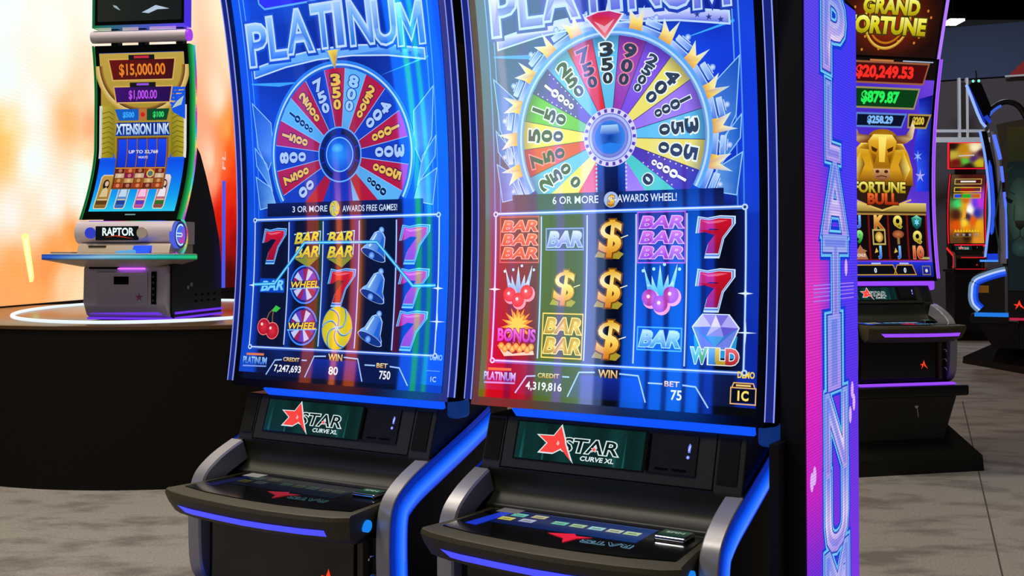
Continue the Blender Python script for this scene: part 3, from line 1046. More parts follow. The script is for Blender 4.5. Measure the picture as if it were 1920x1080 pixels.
def sym_bell(A, u, v, s, l, rot=-22):
    ca, sa = math.cos(R(rot)), math.sin(R(rot))

    def T(x, y):
        return (u + s * (x * ca - y * sa), v + s * (x * sa + y * ca))
    body = [(-0.50, -0.36), (-0.44, -0.22), (-0.33, -0.10), (-0.28, 0.10), (-0.22, 0.30), (-0.10, 0.40), (0.10, 0.40), (0.22, 0.30), (0.28, 0.10), (0.33, -0.10), (0.44, -0.22), (0.50, -0.36)]
    P = [T(*p) for p in body]
    A.poly(scaled(P, 1.10), (170, 210, 255), l)
    A.poly(P, [lerp((16, 70, 190), (130, 190, 255), 0.5 - x) for x, y in body], l + 1)
    A.poly([T(-0.30, -0.18), T(-0.22, -0.18), T(-0.12, 0.32), T(-0.16, 0.34), T(-0.24, 0.1)], (200, 226, 255), l + 2)
    A.poly([T(0.10, -0.2), T(0.30, -0.2), T(0.2, 0.2), T(0.12, 0.3)], (30, 96, 214), l + 2)
    mouth = [T(0.52 * math.cos(2 * math.pi * i / 24), -0.38 + 0.14 * math.sin(2 * math.pi * i / 24)) for i in range(24)]
    A.poly(scaled(mouth, 1.06), (180, 214, 255), l + 2)
    A.poly(mouth, (18, 50, 130), l + 3)
    q = T(-0.05, -0.42); A.circle(q[0], q[1], s * 0.12, (150, 200, 255), l + 4, 16, edge=(50, 110, 220))
    q = T(0.0, 0.50); A.circle(q[0], q[1], s * 0.11, (190, 220, 255), l + 1, 16, edge=(60, 130, 230))


def sym_cherry(A, u, v, s, l, col=(200, 14, 24), splash=False):
    if splash:
        for k, (dx, dy, hh, ww) in enumerate(((-0.42, 0.05, 0.62, 0.10), (-0.22, 0.0, 0.42, 0.12), (-0.02, 0.05, 0.66, 0.12), (0.18, 0.0, 0.46, 0.12), (0.40, 0.08, 0.66, 0.09), (0.30, 0.0, 0.30, 0.2), (-0.32, -0.02, 0.3, 0.2))):
            A.poly([(u + s * (dx * 0.6 - ww), v + s * -0.1), (u + s * (dx * 0.6 + ww), v + s * -0.1), (u + s * (dx + ww * 0.4), v + s * (dy + hh * 0.55)), (u + s * dx * 1.15, v + s * (dy + hh))],
                   [(40, 150, 220), (60, 180, 235), (130, 220, 250), (225, 245, 255)], l + (k % 2))
        for dx, dy in ((-0.5, 0.55), (0.52, 0.6), (0.1, 0.72), (-0.2, 0.6)):
            A.circle(u + s * dx, v + s * dy, s * 0.045, (180, 235, 255), l + 1, 10)
        for dx, dy, r in ((-0.26, -0.2, 0.22), (0.04, -0.36, 0.22), (0.34, -0.12, 0.22)):
            A.circle(u + s * dx, v + s * dy, s * r * 1.1, (255, 160, 180), l + 2, 20)
            A.circle(u + s * (dx - 0.05), v + s * (dy + 0.05), s * r, lerp(col, (255, 130, 140), 0.5), l + 3, 20, edge=col)
            A.circle(u + s * (dx - 0.08), v + s * (dy + 0.08), s * 0.05, (255, 230, 235), l + 4, 10)
    else:
        A.line([(u - s * 0.22, v), (u - s * 0.02, v + s * 0.42), (u + s * 0.2, v + s * 0.58)], s * 0.05, (120, 90, 40), l)
        A.line([(u + s * 0.18, v - s * 0.1), (u + s * 0.16, v + s * 0.3), (u + s * 0.2, v + s * 0.58)], s * 0.05, (120, 90, 40), l)
        A.poly([(u + s * 0.1, v + s * 0.5), (u + s * 0.3, v + s * 0.72), (u + s * 0.55, v + s * 0.62), (u + s * 0.34, v + s * 0.46)], (60, 190, 60), l + 1)
        for dx, dy in ((-0.26, -0.12), (0.2, -0.26)):
            A.circle(u + s * dx, v + s * dy, s * 0.33, (255, 130, 120), l + 1, 22)
            A.circle(u + s * dx, v + s * dy, s * 0.30, lerp(col, (255, 90, 90), 0.4), l + 2, 22, edge=lerp(col, (90, 0, 10), 0.3))
            A.circle(u + s * (dx - 0.1), v + s * (dy + 0.1), s * 0.06, (255, 220, 210), l + 3, 10)


def sym_wheel(A, u, v, r, l):
    A.circle(u, v, r, (60, 140, 255), l, 36)
    A.circle(u, v, r * 0.92, (10, 30, 120), l + 1, 36)
    for k in range(14):
        a0, a1 = R(k * 360 / 14), R((k + 1) * 360 / 14)
        c = [(150, 30, 80), (96, 60, 190), (190, 200, 240)][k % 3]
        A.poly([(u, v), (u + 0.82 * r * math.cos(a0), v + 0.82 * r * math.sin(a0)), (u + 0.82 * r * math.cos(a1), v + 0.82 * r * math.sin(a1))], c, l + 2)
    A.poly([(u - r * 1.0, v - r * 0.24), (u + r * 1.0, v - r * 0.14), (u + r * 1.0, v + r * 0.24), (u - r * 1.0, v + r * 0.16)], (20, 40, 130), l + 3)
    A.line([(u - r * 1.0, v - r * 0.24), (u + r * 1.0, v - r * 0.14)], 3, (120, 190, 255), l + 4)
    A.text('WHEEL', u, v, r * 0.32, (255, 214, 30), w=r * 1.84, bold=0.02, shear=0.2, l=l + 5, out=(40, 20, 60), outw=0.05, rot=2)


def sym_pinwheel(A, u, v, r, l, ky=1.12):
    A.circle(u, v, r * 1.04, (40, 120, 200), l, 36, ry=r * 1.04 * ky)
    A.circle(u, v, r, (232, 214, 24), l + 1, 40, ry=r * ky, edge=(206, 190, 20))
    for k in range(6):
        P = []
        for i in range(7):
            rr = r * (0.12 + 0.88 * i / 6); a = R(60 * k + 60 * (i / 6) ** 1.3)
            P.append((u + rr * math.cos(a), v + ky * rr * math.sin(a)))
        A.line(P, r * 0.09, (30, 110, 190), l + 2)
        A.line([(x + 1.5, y + 1.5) for x, y in P], r * 0.03, (170, 230, 255), l + 3)
    A.star(u, v, r * 0.07, r * 0.28, 6, (120, 210, 250), l + 4)


def sym_dollar(A, u, v, s, l):
    A.poly([(u - s * 0.52, v - s * 0.56), (u + s * 0.3, v - s * 0.62), (u + s * 0.46, v - s * 0.46), (u + s * 0.2, v - s * 0.34), (u - s * 0.3, v - s * 0.2)], (170, 150, 40), l)
    A.text('$', u, v, s * 1.10, [(0, (214, 120, 20)), (0.45, (255, 214, 90)), (0.7, (255, 240, 170)), (1, (230, 170, 40))], w=s * 0.72, bold=0.02, shear=0.1, l=l + 4, out=(120, 70, 10), outw=0.035)
    A.line([(u + s * 0.36, v + s * 0.02), (u + s * 0.6, v + s * 0.1)], 2, (255, 245, 190), l + 5)


def sym_bonus(A, u, v, s, l):
    A.star(u, v + s * 0.22, s * 0.30, s * 0.58, 15, (240, 150, 30), l)
    A.star(u, v + s * 0.24, s * 0.2, s * 0.42, 13, (255, 214, 80), l + 1, rot=80)
    for k in range(9):
        uu = u + s * (-0.52 + 0.13 * k); vv = v - s * (0.40 + 0.08 * (k % 2))
        A.circle(uu, vv, s * 0.11, (255, 224, 120), l + 2, 14, edge=(190, 120, 30))
    A.poly([(u - s * 0.66, v - s * 0.38), (u - s * 0.1, v - s * 0.62), (u + s * 0.6, v - s * 0.5), (u + s * 0.64, v - s * 0.62), (u - s * 0.4, v - s * 0.70)], (220, 216, 190), l + 1)
    A.text('BONUS', u, v - s * 0.06, s * 0.36, [(0, (150, 50, 200)), (1, (226, 120, 240))], w=s * 1.3, bold=0.03, l=l + 5, out=(70, 14, 110), outw=0.05)


def sym_wild(A, u, v, s, l):
    D = [(-0.60, 0.20), (-0.34, 0.52), (0.34, 0.52), (0.60, 0.20), (0.36, -0.34), (-0.36, -0.34)]
    P = [(u + s * x, v + s * y) for x, y in D]
    A.poly([(u - s * 0.52, v - s * 0.56), (u + s * 0.52, v - s * 0.56), (u + s * 0.58, v + s * 0.0), (u - s * 0.58, v + s * 0.0)], (40, 150, 220), l)
    A.poly(scaled(P, 1.06), (220, 240, 255), l + 1)
    A.poly(P, (110, 130, 230), l + 2)
    T = [(-0.6, 0.2), (-0.34, 0.52), (-0.12, 0.22), (0.0, 0.52), (0.14, 0.22), (0.34, 0.52), (0.6, 0.2), (0.22, -0.02), (0, -0.30), (-0.24, -0.02)]
    F = [((0, 1, 2), (205, 200, 250)), ((1, 3, 2), (160, 150, 240)), ((2, 3, 4), (230, 225, 255)), ((3, 5, 4), (120, 110, 226)), ((4, 5, 6), (176, 170, 246)),
         ((0, 2, 9), (90, 120, 220)), ((2, 4, 9), (190, 190, 250)), ((4, 6, 7), (100, 90, 210)), ((4, 7, 9), (140, 150, 240)), ((9, 7, 8), (70, 160, 230)), ((0, 9, 8), (60, 140, 220)), ((7, 6, 8), (60, 120, 214))]
    for f, c in F:
        A.poly([(u + s * T[i][0], v + s * T[i][1]) for i in f], c, l + 3)
    for k, (ch, c, dx) in enumerate((('W', (70, 200, 70), -0.42), ('I', (60, 160, 230), -0.06), ('L', (240, 200, 50), 0.16), ('D', (226, 50, 60), 0.46))):
        A.text(ch, u + s * dx, v - s * 0.52, s * 0.36, [(0, lerp(c, (0, 0, 0), 0.25)), (1, lerp(c, (255, 255, 255), 0.3))], w=s * (0.40, 0.10, 0.24, 0.30)[k], bold=0.05, l=l + 6, out=(235, 245, 255), outw=0.04)


def crystal(A, pts, l, a=(30, 90, 190), b=(140, 190, 250), edge=(150, 205, 255)):
    n = len(pts)
    A.poly(pts, [lerp(a, b, (i % 3) / 2) for i in range(n)], l)
    A.line(pts, 2.2, edge, l + 1, closed=True)


# ------------------------------------------------------------------ the wheel game shown on the two big front machines
def wheel_game(variant):
    rainbow = variant == 'rainbow'
    cu, cv = -3.0, 608.0

    def clip_low(P, vmin):
        """Sutherland-Hodgman against v >= vmin."""
        out = []
        for i in range(len(P)):
            a, b = P[i - 1], P[i]
            if (a[1] >= vmin) != (b[1] >= vmin):
                t = (vmin - a[1]) / (b[1] - a[1])
                out.append((a[0] + (b[0] - a[0]) * t, vmin))
            if b[1] >= vmin:
                out.append(b)
        return out

    def art(A, H):
        # backdrop
        def bg(u, v):
            t = v / H
            if rainbow:
                c = mix([(0, (4, 8, 34)), (0.34, (8, 22, 92)), (0.4, (14, 50, 200)), (0.62, (18, 60, 220)), (0.68, (14, 44, 170)), (1, (14, 30, 140))], t)
                if abs(u) > 290 and v > 430:
                    c = lerp(c, (20, 64, 226), 0.75)
                if u > 300 and v <= 430:
                    c = lerp(c, (10, 48, 196), 0.75)  # blue left out at the left, where reflected red covers it
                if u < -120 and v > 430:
                    c = lerp(c, (36, 46, 84), 0.75 * min(1, (-120 - u) / 150))  # left side greyed: reflected haze put into the picture colour
            else:
                c = mix([(0, (4, 10, 40)), (0.08, (6, 18, 70)), (0.34, (10, 50, 160)), (0.5, (10, 62, 200)), (0.62, (10, 40, 150)), (0.7, (8, 26, 112)), (0.8, (12, 60, 190)), (1, (10, 24, 120))], t)
                if abs(u) > 280:
                    c = lerp(c, (10, 76, 224), 0.8)  # brighter sides hold reflected light, painted into the backdrop
            s = 0.5 + 0.5 * math.sin(u * 0.031 + v * 0.012 + 1.3 * math.sin(v * 0.02 + u * 0.008))
            return lerp(c, (40, 110, 255), 0.16 * s)
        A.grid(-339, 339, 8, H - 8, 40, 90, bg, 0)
        A.rect(-339, 339, 8, 26, (3, 5, 12), 1)
        # side rules
        for uu in (-312, -296, 292, 306):
            A.rect(uu - 1.6, uu + 1.6, 445, H - 10, (60, 130, 235) if rainbow else (40, 120, 240), 1, top=(120, 180, 255))
        # crystals
        for sx in (-1, 1):
            crystal(A, [(sx * 304, 762), (sx * 240, 705), (sx * 236, 620), (sx * 258, 575), (sx * 292, 640)], 2, (20, 80, 190), (96, 150, 236))
            crystal(A, [(sx * 304, 640), (sx * 262, 592), (sx * 244, 520), (sx * 300, 590)], 2, (24, 90, 200), (110, 180, 245))
            crystal(A, [(sx * 304, 560), (sx * 250, 530), (sx * 232, 480), (sx * 290, 470)], 2, (30, 96, 200), (130, 190, 250))
        # light beams
        A.poly([(-300, 812), (-200, 800), (-120, 806), (-300, 816)], (60, 160, 255), 2)
        A.poly([(296, 838), (140, 800), (120, 796), (296, 832)], (60, 170, 255), 2)
        # banner with big letters
        def arc(q):
            return (q[0], q[1] + 34 * (1 - (q[0] / 300.0) ** 2))
        top_c = (206, 214, 255) if rainbow else (100, 170, 246)
        low_c = (96, 110, 226) if rainbow else (40, 110, 220)
        w0 = 286
        band = [(-w0, 826), (-w0 * 0.6, 826), (-w0 * 0.2, 826), (w0 * 0.2, 826), (w0 * 0.6, 826), (w0, 826), (w0, 852), (w0 * 0.6, 852), (w0 * 0.2, 852), (-w0 * 0.2, 852), (-w0 * 0.6, 852), (-w0, 852)]
        bandw = [arc(p) for p in band]
        A.poly(scaled(bandw, 1.0), [low_c] * 6 + [top_c] * 6, 3)
        A.line(bandw, 4, (190, 220, 255), 4, closed=True)
        for k in range(3):
            A.star(215 + 26 * k, 852 + 4 - 8 * k, 3, 8, 5, (40, 60, 150), 5)
        A.poly([(-w0 - 4, 846), (-w0 - 4, 960), (w0 + 4, 960), (w0 + 4, 846)], lambda u, v: (16, 36, 150) if rainbow else (8, 40, 150), 2)
        grad = [(0, low_c), (0.3, lerp(top_c, (255, 255, 255), 0.3)), (0.52, lerp(low_c, (30, 60, 190), 0.5)), (0.75, top_c), (1, lerp(top_c, (255, 255, 255), 0.4))]
        xs = [-262, -190, -112, -28, 26, 96, 172, 250]
        ws = [64, 56, 84, 66, 18, 70, 66, 84]
        MSH = [(0, 0), (0.02, 1), (0.24, 1), (0.5, 0.46), (0.76, 1), (0.98, 1), (1, 0), (0.78, 0), (0.77, 0.58), (0.5, 0.10), (0.23, 0.58), (0.22, 0)]
        for ch, x, w in zip('PLATINUM', xs, ws):
            hh = 104
            yy = 908 + 34 * (1 - (x / 300.0) ** 2)
            back = (30, 60, 180) if rainbow else (20, 70, 190)
            if ch == 'M':
                P = [(x + (a - 0.5) * w, yy + (b - 0.5) * hh) for a, b in MSH]
                A.line(P, 15, back, 5, closed=True)
                A.poly(P, lambda u, v: mix(grad, (v - yy) / hh + 0.5), 7)
                A.line(P, 4.0, (190, 220, 255), 8, closed=True)
                continue
            A.text(ch, x, yy, hh, grad, w=w, bold=0.012, l=7, out=(190, 220, 255), outw=0.04)
            A.text(ch, x, yy, hh * 1.02, back, w=w * 1.02, bold=0.09, l=5)
        # lit tab above the banner
        A.poly([(-240, 1022), (-222, 1006), (250, 1012), (262, 1030), (262, H - 10), (-240, H - 10)], lambda u, v: (46, 30, 226), 3)
        A.line([(-240, H - 10), (-240, 1022), (-222, 1006), (250, 1012), (262, 1030), (262, H - 10)], 5, (90, 170, 255), 4)

        # the wheel itself, cut off by the line of text below it
        CUT = 486
        Rr = 240
        halo = (90, 170, 250) if rainbow else (40, 130, 240)
        if rainbow:
            for k in range(14):
                a = R(-24 + k * 228 / 13)
                px, py = cu + 262 * math.cos(a), cv + 262 * math.sin(a)
                ca, sa = math.cos(a), math.sin(a)
                # chrome bulb housings: stepped base with a small bright knob
                def T(x, y):
                    return (px + x * ca - y * sa, py + x * sa + y * ca)
                for (xa, xb, hw, c0, c1) in ((-20, -8, 24, (70, 120, 226), (180, 206, 252)), (-8, -2, 18, (24, 60, 170), (60, 110, 220)), (-2, 10, 20, (90, 140, 236), (200, 222, 255)), (10, 14, 12, (30, 60, 160), (80, 130, 230))):
                    A.poly([T(xa, -hw), T(xb, -hw), T(xb, hw), T(xa, hw)], [c0, c0, c1, c1], 3)
                    A.line([T(xb, -hw), T(xb, hw)], 2, (190, 220, 255), 4)
                q = T(19, 0)
                A.circle(q[0], q[1], 7, (225, 238, 255), 4, 12, edge=(90, 140, 235))
                # flame-like gold spikes between them
                if k == 13:
                    continue
                b = R(-24 + (k + 0.5) * 228 / 13)
                cb, sb = math.cos(b), math.sin(b)
                qx, qy = cu + 252 * cb, cv + 252 * sb
                A.poly([(qx - 12 * cb - 16 * sb, qy - 12 * sb + 16 * cb), (qx - 12 * cb + 16 * sb, qy - 12 * sb - 16 * cb), (qx + 8 * cb + 14 * sb, qy + 8 * sb - 14 * cb),
                        (qx + 46 * cb + 10 * sb, qy + 46 * sb - 10 * cb), (qx + 14 * cb, qy + 14 * sb), (qx + 34 * cb - 26 * sb, qy + 34 * sb + 26 * cb), (qx + 6 * cb - 16 * sb, qy + 6 * sb + 16 * cb)],
                       [(220, 150, 40), (220, 150, 40), (255, 224, 110), (190, 225, 255), (255, 240, 170), (210, 235, 255), (255, 224, 110)], 6)
        A.ring(cu, cv, Rr - 16, Rr + 3, (30, 90, 200) if not rainbow else (110, 150, 220), 7, -60, 240, 90, edge=halo, clip=CUT)
        A.ring(cu, cv, Rr - 10, Rr - 5, (180, 220, 255), 8, -60, 240, 90, clip=CUT)
        if rainbow:
            nseg = 20
            R1 = 226
            C = dict(sky=(90, 190, 240), red=(226, 40, 48), vio=(120, 70, 226), mag=(150, 50, 170), yel=(240, 226, 90), grn=(96, 196, 70), blu=(30, 60, 190), pur=(70, 40, 170), lil=(150, 110, 240), tea=(70, 200, 190))
            seq = [('350', 'sky'), ('900', 'mag'), ('2500', 'vio'), ('400', 'yel'), ('1000', 'lil'), ('350', 'sky'), ('500', 'yel'), ('10000', 'pur'), ('200', 'tea'), ('600', 'lil'),
                   ('300', 'red'), ('250', 'sky'), ('700', 'red'), ('400', 'yel'), ('250', 'sky'), ('750', 'red'), ('500', 'yel'), ('150', 'grn'), ('10000', 'pur'), ('250', 'sky'), ('750', 'red')]
            nseg = len(seq)
        else:
            R1 = 224
            D = dict(red=(176, 16, 30), blu=(20, 60, 190), ice=(90, 176, 240))
            seq = [('350', 'red'), ('800', 'ice'), ('2500', 'red'), ('400', 'blu'), ('1000', 'red'), ('300', 'blu'), ('5000', 'red'), ('10000', 'ice'), ('750', 'red'), ('200', 'ice'),
                   ('250', 'red'), ('900', 'blu'), ('250', 'red'), ('300', 'blu'), ('7500', 'red'), ('800', 'blu'), ('1500', 'red'), ('10000', 'ice'), ('2500', 'red'), ('750', 'blu')]
            nseg = len(seq)
            C = D
        st = 360.0 / nseg
        for k, (num, cn) in enumerate(seq):
            a = 90 - k * st
            c = C[cn]
            inner, outer = 40, R1
            pts = []
            m = 4
            arcp = [(cu + outer * math.cos(R(a - st / 2 + st * i / m)), cv + outer * math.sin(R(a - st / 2 + st * i / m))) for i in range(m + 1)]
            pts = [(cu + inner * math.cos(R(a + st / 2)), cv + inner * math.sin(R(a + st / 2))), (cu + inner * math.cos(R(a - st / 2)), cv + inner * math.sin(R(a - st / 2)))] + arcp
            pts = clip_low(pts, CUT)
            if len(pts) < 3:
                continue

            def colr(u, v, c=c):
                rr = math.hypot(u - cu, v - cv) / R1
                if rainbow:
                    return lerp(c, (235, 250, 255), max(0, 0.34 - abs(rr - 0.62)) * 0.5) if rr < 0.9 else lerp(c, (20, 20, 60), 0.35)
                return lerp(lerp(c, (8, 30, 130), max(0, 0.55 - rr)), c, 0.5)
            # three bands so the colour can vary along the radius
            cuts = [inner, 0.42 * R1, 0.64 * R1, 0.86 * R1, R1]
            for r0, r1 in zip(cuts, cuts[1:]):
                b0, b1 = R(a - st / 2), R(a + st / 2)
                q = [(cu + r0 * math.cos(b1), cv + r0 * math.sin(b1)), (cu + r0 * math.cos(b0), cv + r0 * math.sin(b0)),
                     (cu + r1 * math.cos(b0), cv + r1 * math.sin(b0)), (cu + r1 * math.cos(R(a)), cv + r1 * math.sin(R(a))), (cu + r1 * math.cos(b1), cv + r1 * math.sin(b1))]
                q = clip_low(q, CUT)
                if len(q) >= 3:
                    A.poly(q, colr, 8)
            b0 = R(a - st / 2)
            q = [(cu + 60 * math.cos(b0), cv + 60 * math.sin(b0)), (cu + R1 * math.cos(b0), cv + R1 * math.sin(b0))]
            if q[1][1] > CUT and q[0][1] > CUT:
                A.line(q, 1.6, (60, 60, 90) if rainbow else (150, 190, 250), 9)
            if rainbow and num == '10000':
                for sgn in (-0.42, 0.42):
                    for i in range(9):
                        rr = 100 + 14 * i; aa = R(a + st * sgn)
                        pu, pv = cu + rr * math.cos(aa), cv + rr * math.sin(aa)
                        if pv > CUT + 4:
                            A.circle(pu, pv, 1.8, (220, 220, 255), 9, 8)
            # figures stacked along the radius
            if rainbow:
                ink, out = ((245, 245, 255), (60, 30, 130)) if num == '10000' else ((50, 60, 70), (235, 250, 250))
                if cn in ('red', 'mag'):
                    out = (240, 140, 150)
            else:
                ink, out = {'red': ((232, 190, 60), (60, 10, 10)), 'blu': ((170, 200, 250), (14, 40, 140)), 'ice': ((10, 20, 50), (130, 200, 250))}[cn]
                if cn == 'ice' and num != '10000':
                    ink, out = (150, 205, 255), (20, 60, 170)
            n = len(num)
            r = R1 - 30
            size = 34.0 if n <= 3 else (27.0 if n == 4 else 23.0)
            for i, ch in enumerate(num):
                sz = size * (1 - 0.10 * i) if rainbow else size * (1 - 0.085 * i)
                wch = 2 * r * math.sin(R(st / 2)) * 0.52
                pu, pv = cu + r * math.cos(R(a)), cv + r * math.sin(R(a))
                if pv > CUT + sz * 0.6:
                    A.text(ch, pu, pv, sz * 0.84, ink, w=None if ch == '1' else min(wch, sz * 0.78), bold=0.06 if ch == '1' else 0.045, rot=a - 90, l=11, out=out, outw=0.055)
                r -= sz * (0.98 if n <= 3 else 0.94)
        # hub and stand
        if rainbow:
            A.rect(cu - 34, cu + 36, CUT, cv - 40, (12, 40, 130), 12, top=(30, 80, 190))
            A.rect(cu - 16, cu + 18, CUT, cv - 40, (8, 20, 70), 13, top=(14, 40, 110))
            for k in range(9):
                for uu in (cu - 36, cu + 38):
                    A.circle(uu, CUT + 8 + 9 * k, 2.6, (190, 210, 255), 13, 8)
            A.circle(cu, cv, 66, (90, 110, 200), 14, 48)
            A.ring(cu, cv, 54, 66, (216, 214, 255), 15, 0, 360, 40)
            for k in range(22):
                a = R(k * 360 / 22)
                A.poly([(cu + rr * math.cos(a + d), cv + rr * math.sin(a + d)) for rr, d in ((56, -0.06), (64, -0.06), (64, 0.06), (56, 0.06))], (90, 60, 180), 16)
            A.circle(cu, cv, 52, (180, 190, 250), 16, 40)
            A.circle(cu, cv, 46, (205, 215, 255), 17, 40, edge=(110, 120, 210))
            A.circle(cu, cv, 38, (14, 60, 160), 18, 40, edge=(60, 130, 236))
            A.poly([(cu - 26, cv + 6), (cu + 26, cv + 6), (cu + 20, cv + 28), (cu - 20, cv + 28)], [(30, 90, 200), (30, 90, 200), (170, 215, 255), (170, 215, 255)], 19)
            A.poly([(cu - 26, cv - 16), (cu, cv - 12), (cu + 26, cv - 16), (cu + 18, cv - 30), (cu, cv - 35), (cu - 18, cv - 30)], (40, 130, 240), 19)
        else:
            A.poly([(cu - 40, CUT), (cu + 40, CUT), (cu + 30, cv - 40), (cu - 30, cv - 40)], [(16, 50, 190), (16, 50, 190), (10, 40, 170), (10, 40, 170)], 12)
            A.circle(cu, cv, 72, (8, 40, 170), 13, 44)
            for a0, a1 in ((20, 82), (98, 160), (200, 244), (296, 340), (164, 196), (-16, 16)):
                A.ring(cu, cv, 53, 68, (4, 12, 40), 14, a0, a1, 10, edge=(10, 30, 90))
            A.ring(cu, cv, 69, 73, (90, 170, 255), 14, 0, 360, 48)
            A.circle(cu, cv, 46, (120, 200, 255), 15, 40)
            A.circle(cu, cv, 43, (40, 150, 250), 16, 40, edge=(14, 80, 214))
            A.circle(cu - 6, cv + 16, 20, (90, 190, 255), 17, 24, edge=(34, 140, 248), ry=13)
        # pointer
        if rainbow:
            P = [(cu - 44, 878), (cu - 14, 886), (cu + 14, 886), (cu + 44, 876), (cu, 828)]
            A.poly(scaled(P, 1.14), (220, 232, 255), 19)
            A.poly(P, [(206, 30, 60), (230, 60, 90), (190, 40, 130), (206, 30, 60), (240, 140, 150)], 20)
            A.poly([(cu - 26, 868), (cu, 854), (cu + 26, 868), (cu, 838)], (240, 170, 190), 21)
        else:
            A.poly([(cu - 26, 880), (cu + 28, 880), (cu, 832)], (90, 170, 250), 19)
            A.poly([(cu - 17, 878), (cu + 19, 878), (cu + 12, 858), (cu + 3, 828), (cu - 4, 846)], [(250, 226, 60), (240, 200, 40), (200, 150, 30), (170, 120, 20), (230, 190, 50)], 20)
        # line of text under the wheel
        A.rect(-262, 262, 450, CUT, (6, 16, 52) if not rainbow else (20, 34, 90), 12, top=(8, 22, 80))
        if rainbow:
            A.text('6 OR MORE', -94, 470, 17, (226, 236, 255), w=118, bold=0.01, l=14)
            A.text('AWARDS WHEEL!', 84, 470, 17, (226, 236, 255), w=142, bold=0.01, l=14)
            A.circle(cu, 468, 18, (170, 190, 240), 13, 20); sym_dollar(A, cu, 466, 22, 14)
        else:
            A.text('3 OR MORE', -110, 468, 16, (205, 222, 250), w=122, bold=0.01, l=14)
            A.text('AWARDS FREE GAMES!', 92, 466, 16, (205, 222, 250), w=178, bold=0.01, l=14)
            sym_pinwheel(A, -24, 467, 17, 14, 1.2)

        # reel window
        A.rect(-306, 308, 96, 440, (3, 6, 26) if rainbow else (4, 10, 32), 2)
        cols = [(-306, -184), (-184, -64), (-64, 58), (58, 178), (178, 308)]
        if rainbow:
            tint = [((40, 8, 60), (14, 8, 50)), ((24, 40, 20), (30, 14, 60)), ((10, 40, 110), (12, 30, 90)), ((10, 50, 150), (8, 30, 110)), ((4, 14, 60), (6, 22, 80))]
        else:
            tint = [((10, 60, 190), (6, 16, 40)), ((10, 50, 160), (10, 70, 20)), ((12, 50, 150), (10, 40, 140)), ((90, 60, 8), (4, 10, 20)), ((90, 6, 20), (8, 14, 50))]
        for (a, b), (c0, c1) in zip(cols, tint):
            w = b - a
            A.poly([(a, 97), (a + w * 0.22, 97), (a + w * 0.22, 438), (a, 438)], [c0, (3, 6, 18), (3, 6, 20), c0], 3)
            A.poly([(b - w * 0.22, 97), (b, 97), (b, 438), (b - w * 0.22, 438)], [(3, 6, 18), c1, c1, (3, 6, 20)], 3)
        for uu in (-184, -64, 58, 178):
            A.rect(uu - 3.5, uu + 3.5, 104, 434, (40, 70, 150), 4)
            A.rect(uu - 1.4, uu + 1.4, 104, 434, (200, 220, 255), 5)
        A.line([(-309, 441), (308, 444)], 9, (70, 120, 220), 4); A.line([(-309, 442), (308, 445)], 3.5, (215, 232, 255), 5)
        A.line([(-306, 93), (312, 96)], 9, (50, 90, 190), 4); A.line([(-306, 94), (312, 97)], 3, (200, 222, 255), 5)
        for uu in (-309, 310):
            A.rect(uu - 3.5, uu + 3.5, 96, 441, (40, 90, 200), 4); A.rect(uu - 1.5, uu + 1.5, 96, 441, (210, 228, 255), 5)
            A.star(uu, 262, 3.5, 17, 4, (220, 240, 255), 6)
        for uu, vv in ((-309, 441), (308, 444), (-306, 94), (312, 97)):
            A.circle(uu, vv, 7, (190, 215, 255), 6, 14); A.circle(uu, vv, 3.4, (20, 50, 140), 7, 10)
        A.star(312, 180, 2.5, 24, 4, (220, 240, 255), 6)
        X = [-243, -122, -6, 118, 242]
        if rainbow:
            ice_e = (170, 200, 255)
            sym_bar(A, X[0], 380, 98, 96, 3, 6, [(0, (200, 60, 40)), (1, (236, 110, 60))], (250, 190, 170), (60, 14, 30), (200, 90, 90))
            sym_cherry(A, X[0], 262, 78, 6, (200, 30, 40), True)
            sym_bonus(A, X[0], 160, 78, 6)
            sym_bar(A, X[1], 380, 90, 44, 1, 6, [(0, (90, 110, 220)), (1, (220, 226, 255))], (190, 205, 255), (20, 30, 110), (130, 150, 250))
            sym_dollar(A, X[1], 268, 70, 6)
            sym_bar(A, X[1], 158, 96, 90, 2, 6, [(0, (170, 110, 20)), (0.5, (250, 210, 100)), (1, (200, 140, 40))], (255, 226, 150), (44, 24, 10), (250, 200, 90))
            for vv in (380, 268, 154):
                sym_dollar(A, X[2], vv, 74, 6)
            sym_bar(A, X[3], 382, 104, 100, 3, 6, [(0, (150, 50, 190)), (1, (220, 110, 220))], (236, 180, 250), (40, 14, 90), (180, 90, 220))
            sym_cherry(A, X[3], 262, 84, 6, (170, 20, 110), True)
            sym_bar(A, X[3], 160, 96, 44, 1, 6, [(0, (60, 130, 230)), (1, (200, 236, 255))], (160, 220, 255), (10, 40, 130), (80, 170, 250))
            sym_seven(A, X[4], 384, 74, 76, 6)
            sym_seven(A, X[4], 270, 74, 78, 6)
            sym_wild(A, X[4] + 4, 172, 84, 6)
        else:
            e = (120, 200, 255)
            sym_seven(A, -240, 372, 70, 82, 6, edge=e, inner=(16, 70, 190), skew=0.12)
            for uu in (-121, -6):
                A.poly([(uu - 40, 334), (uu + 8, 312), (uu + 46, 340), (uu + 44, 352), (uu - 38, 350)], (130, 140, 40), 6)
                sym_bar(A, uu, 372, 88, 76, 2, 7, [(0, (206, 180, 20)), (1, (250, 232, 70))], (40, 70, 110), None, None, 0.3, 2)
                A.line([(uu - 44, 400), (uu + 48, 408), (uu + 44, 344)], 3, (180, 230, 255), 6)
            sym_bell(A, 116, 372, 78, 6); sym_bell(A, 117, 266, 78, 6); sym_bell(A, 117, 158, 78, 6)
            for vv in (374, 264, 158):
                sym_seven(A, 232, vv, 76, 84, 6, (196, 40, 90), (120, 20, 90), e, (30, 110, 220), skew=0.12)
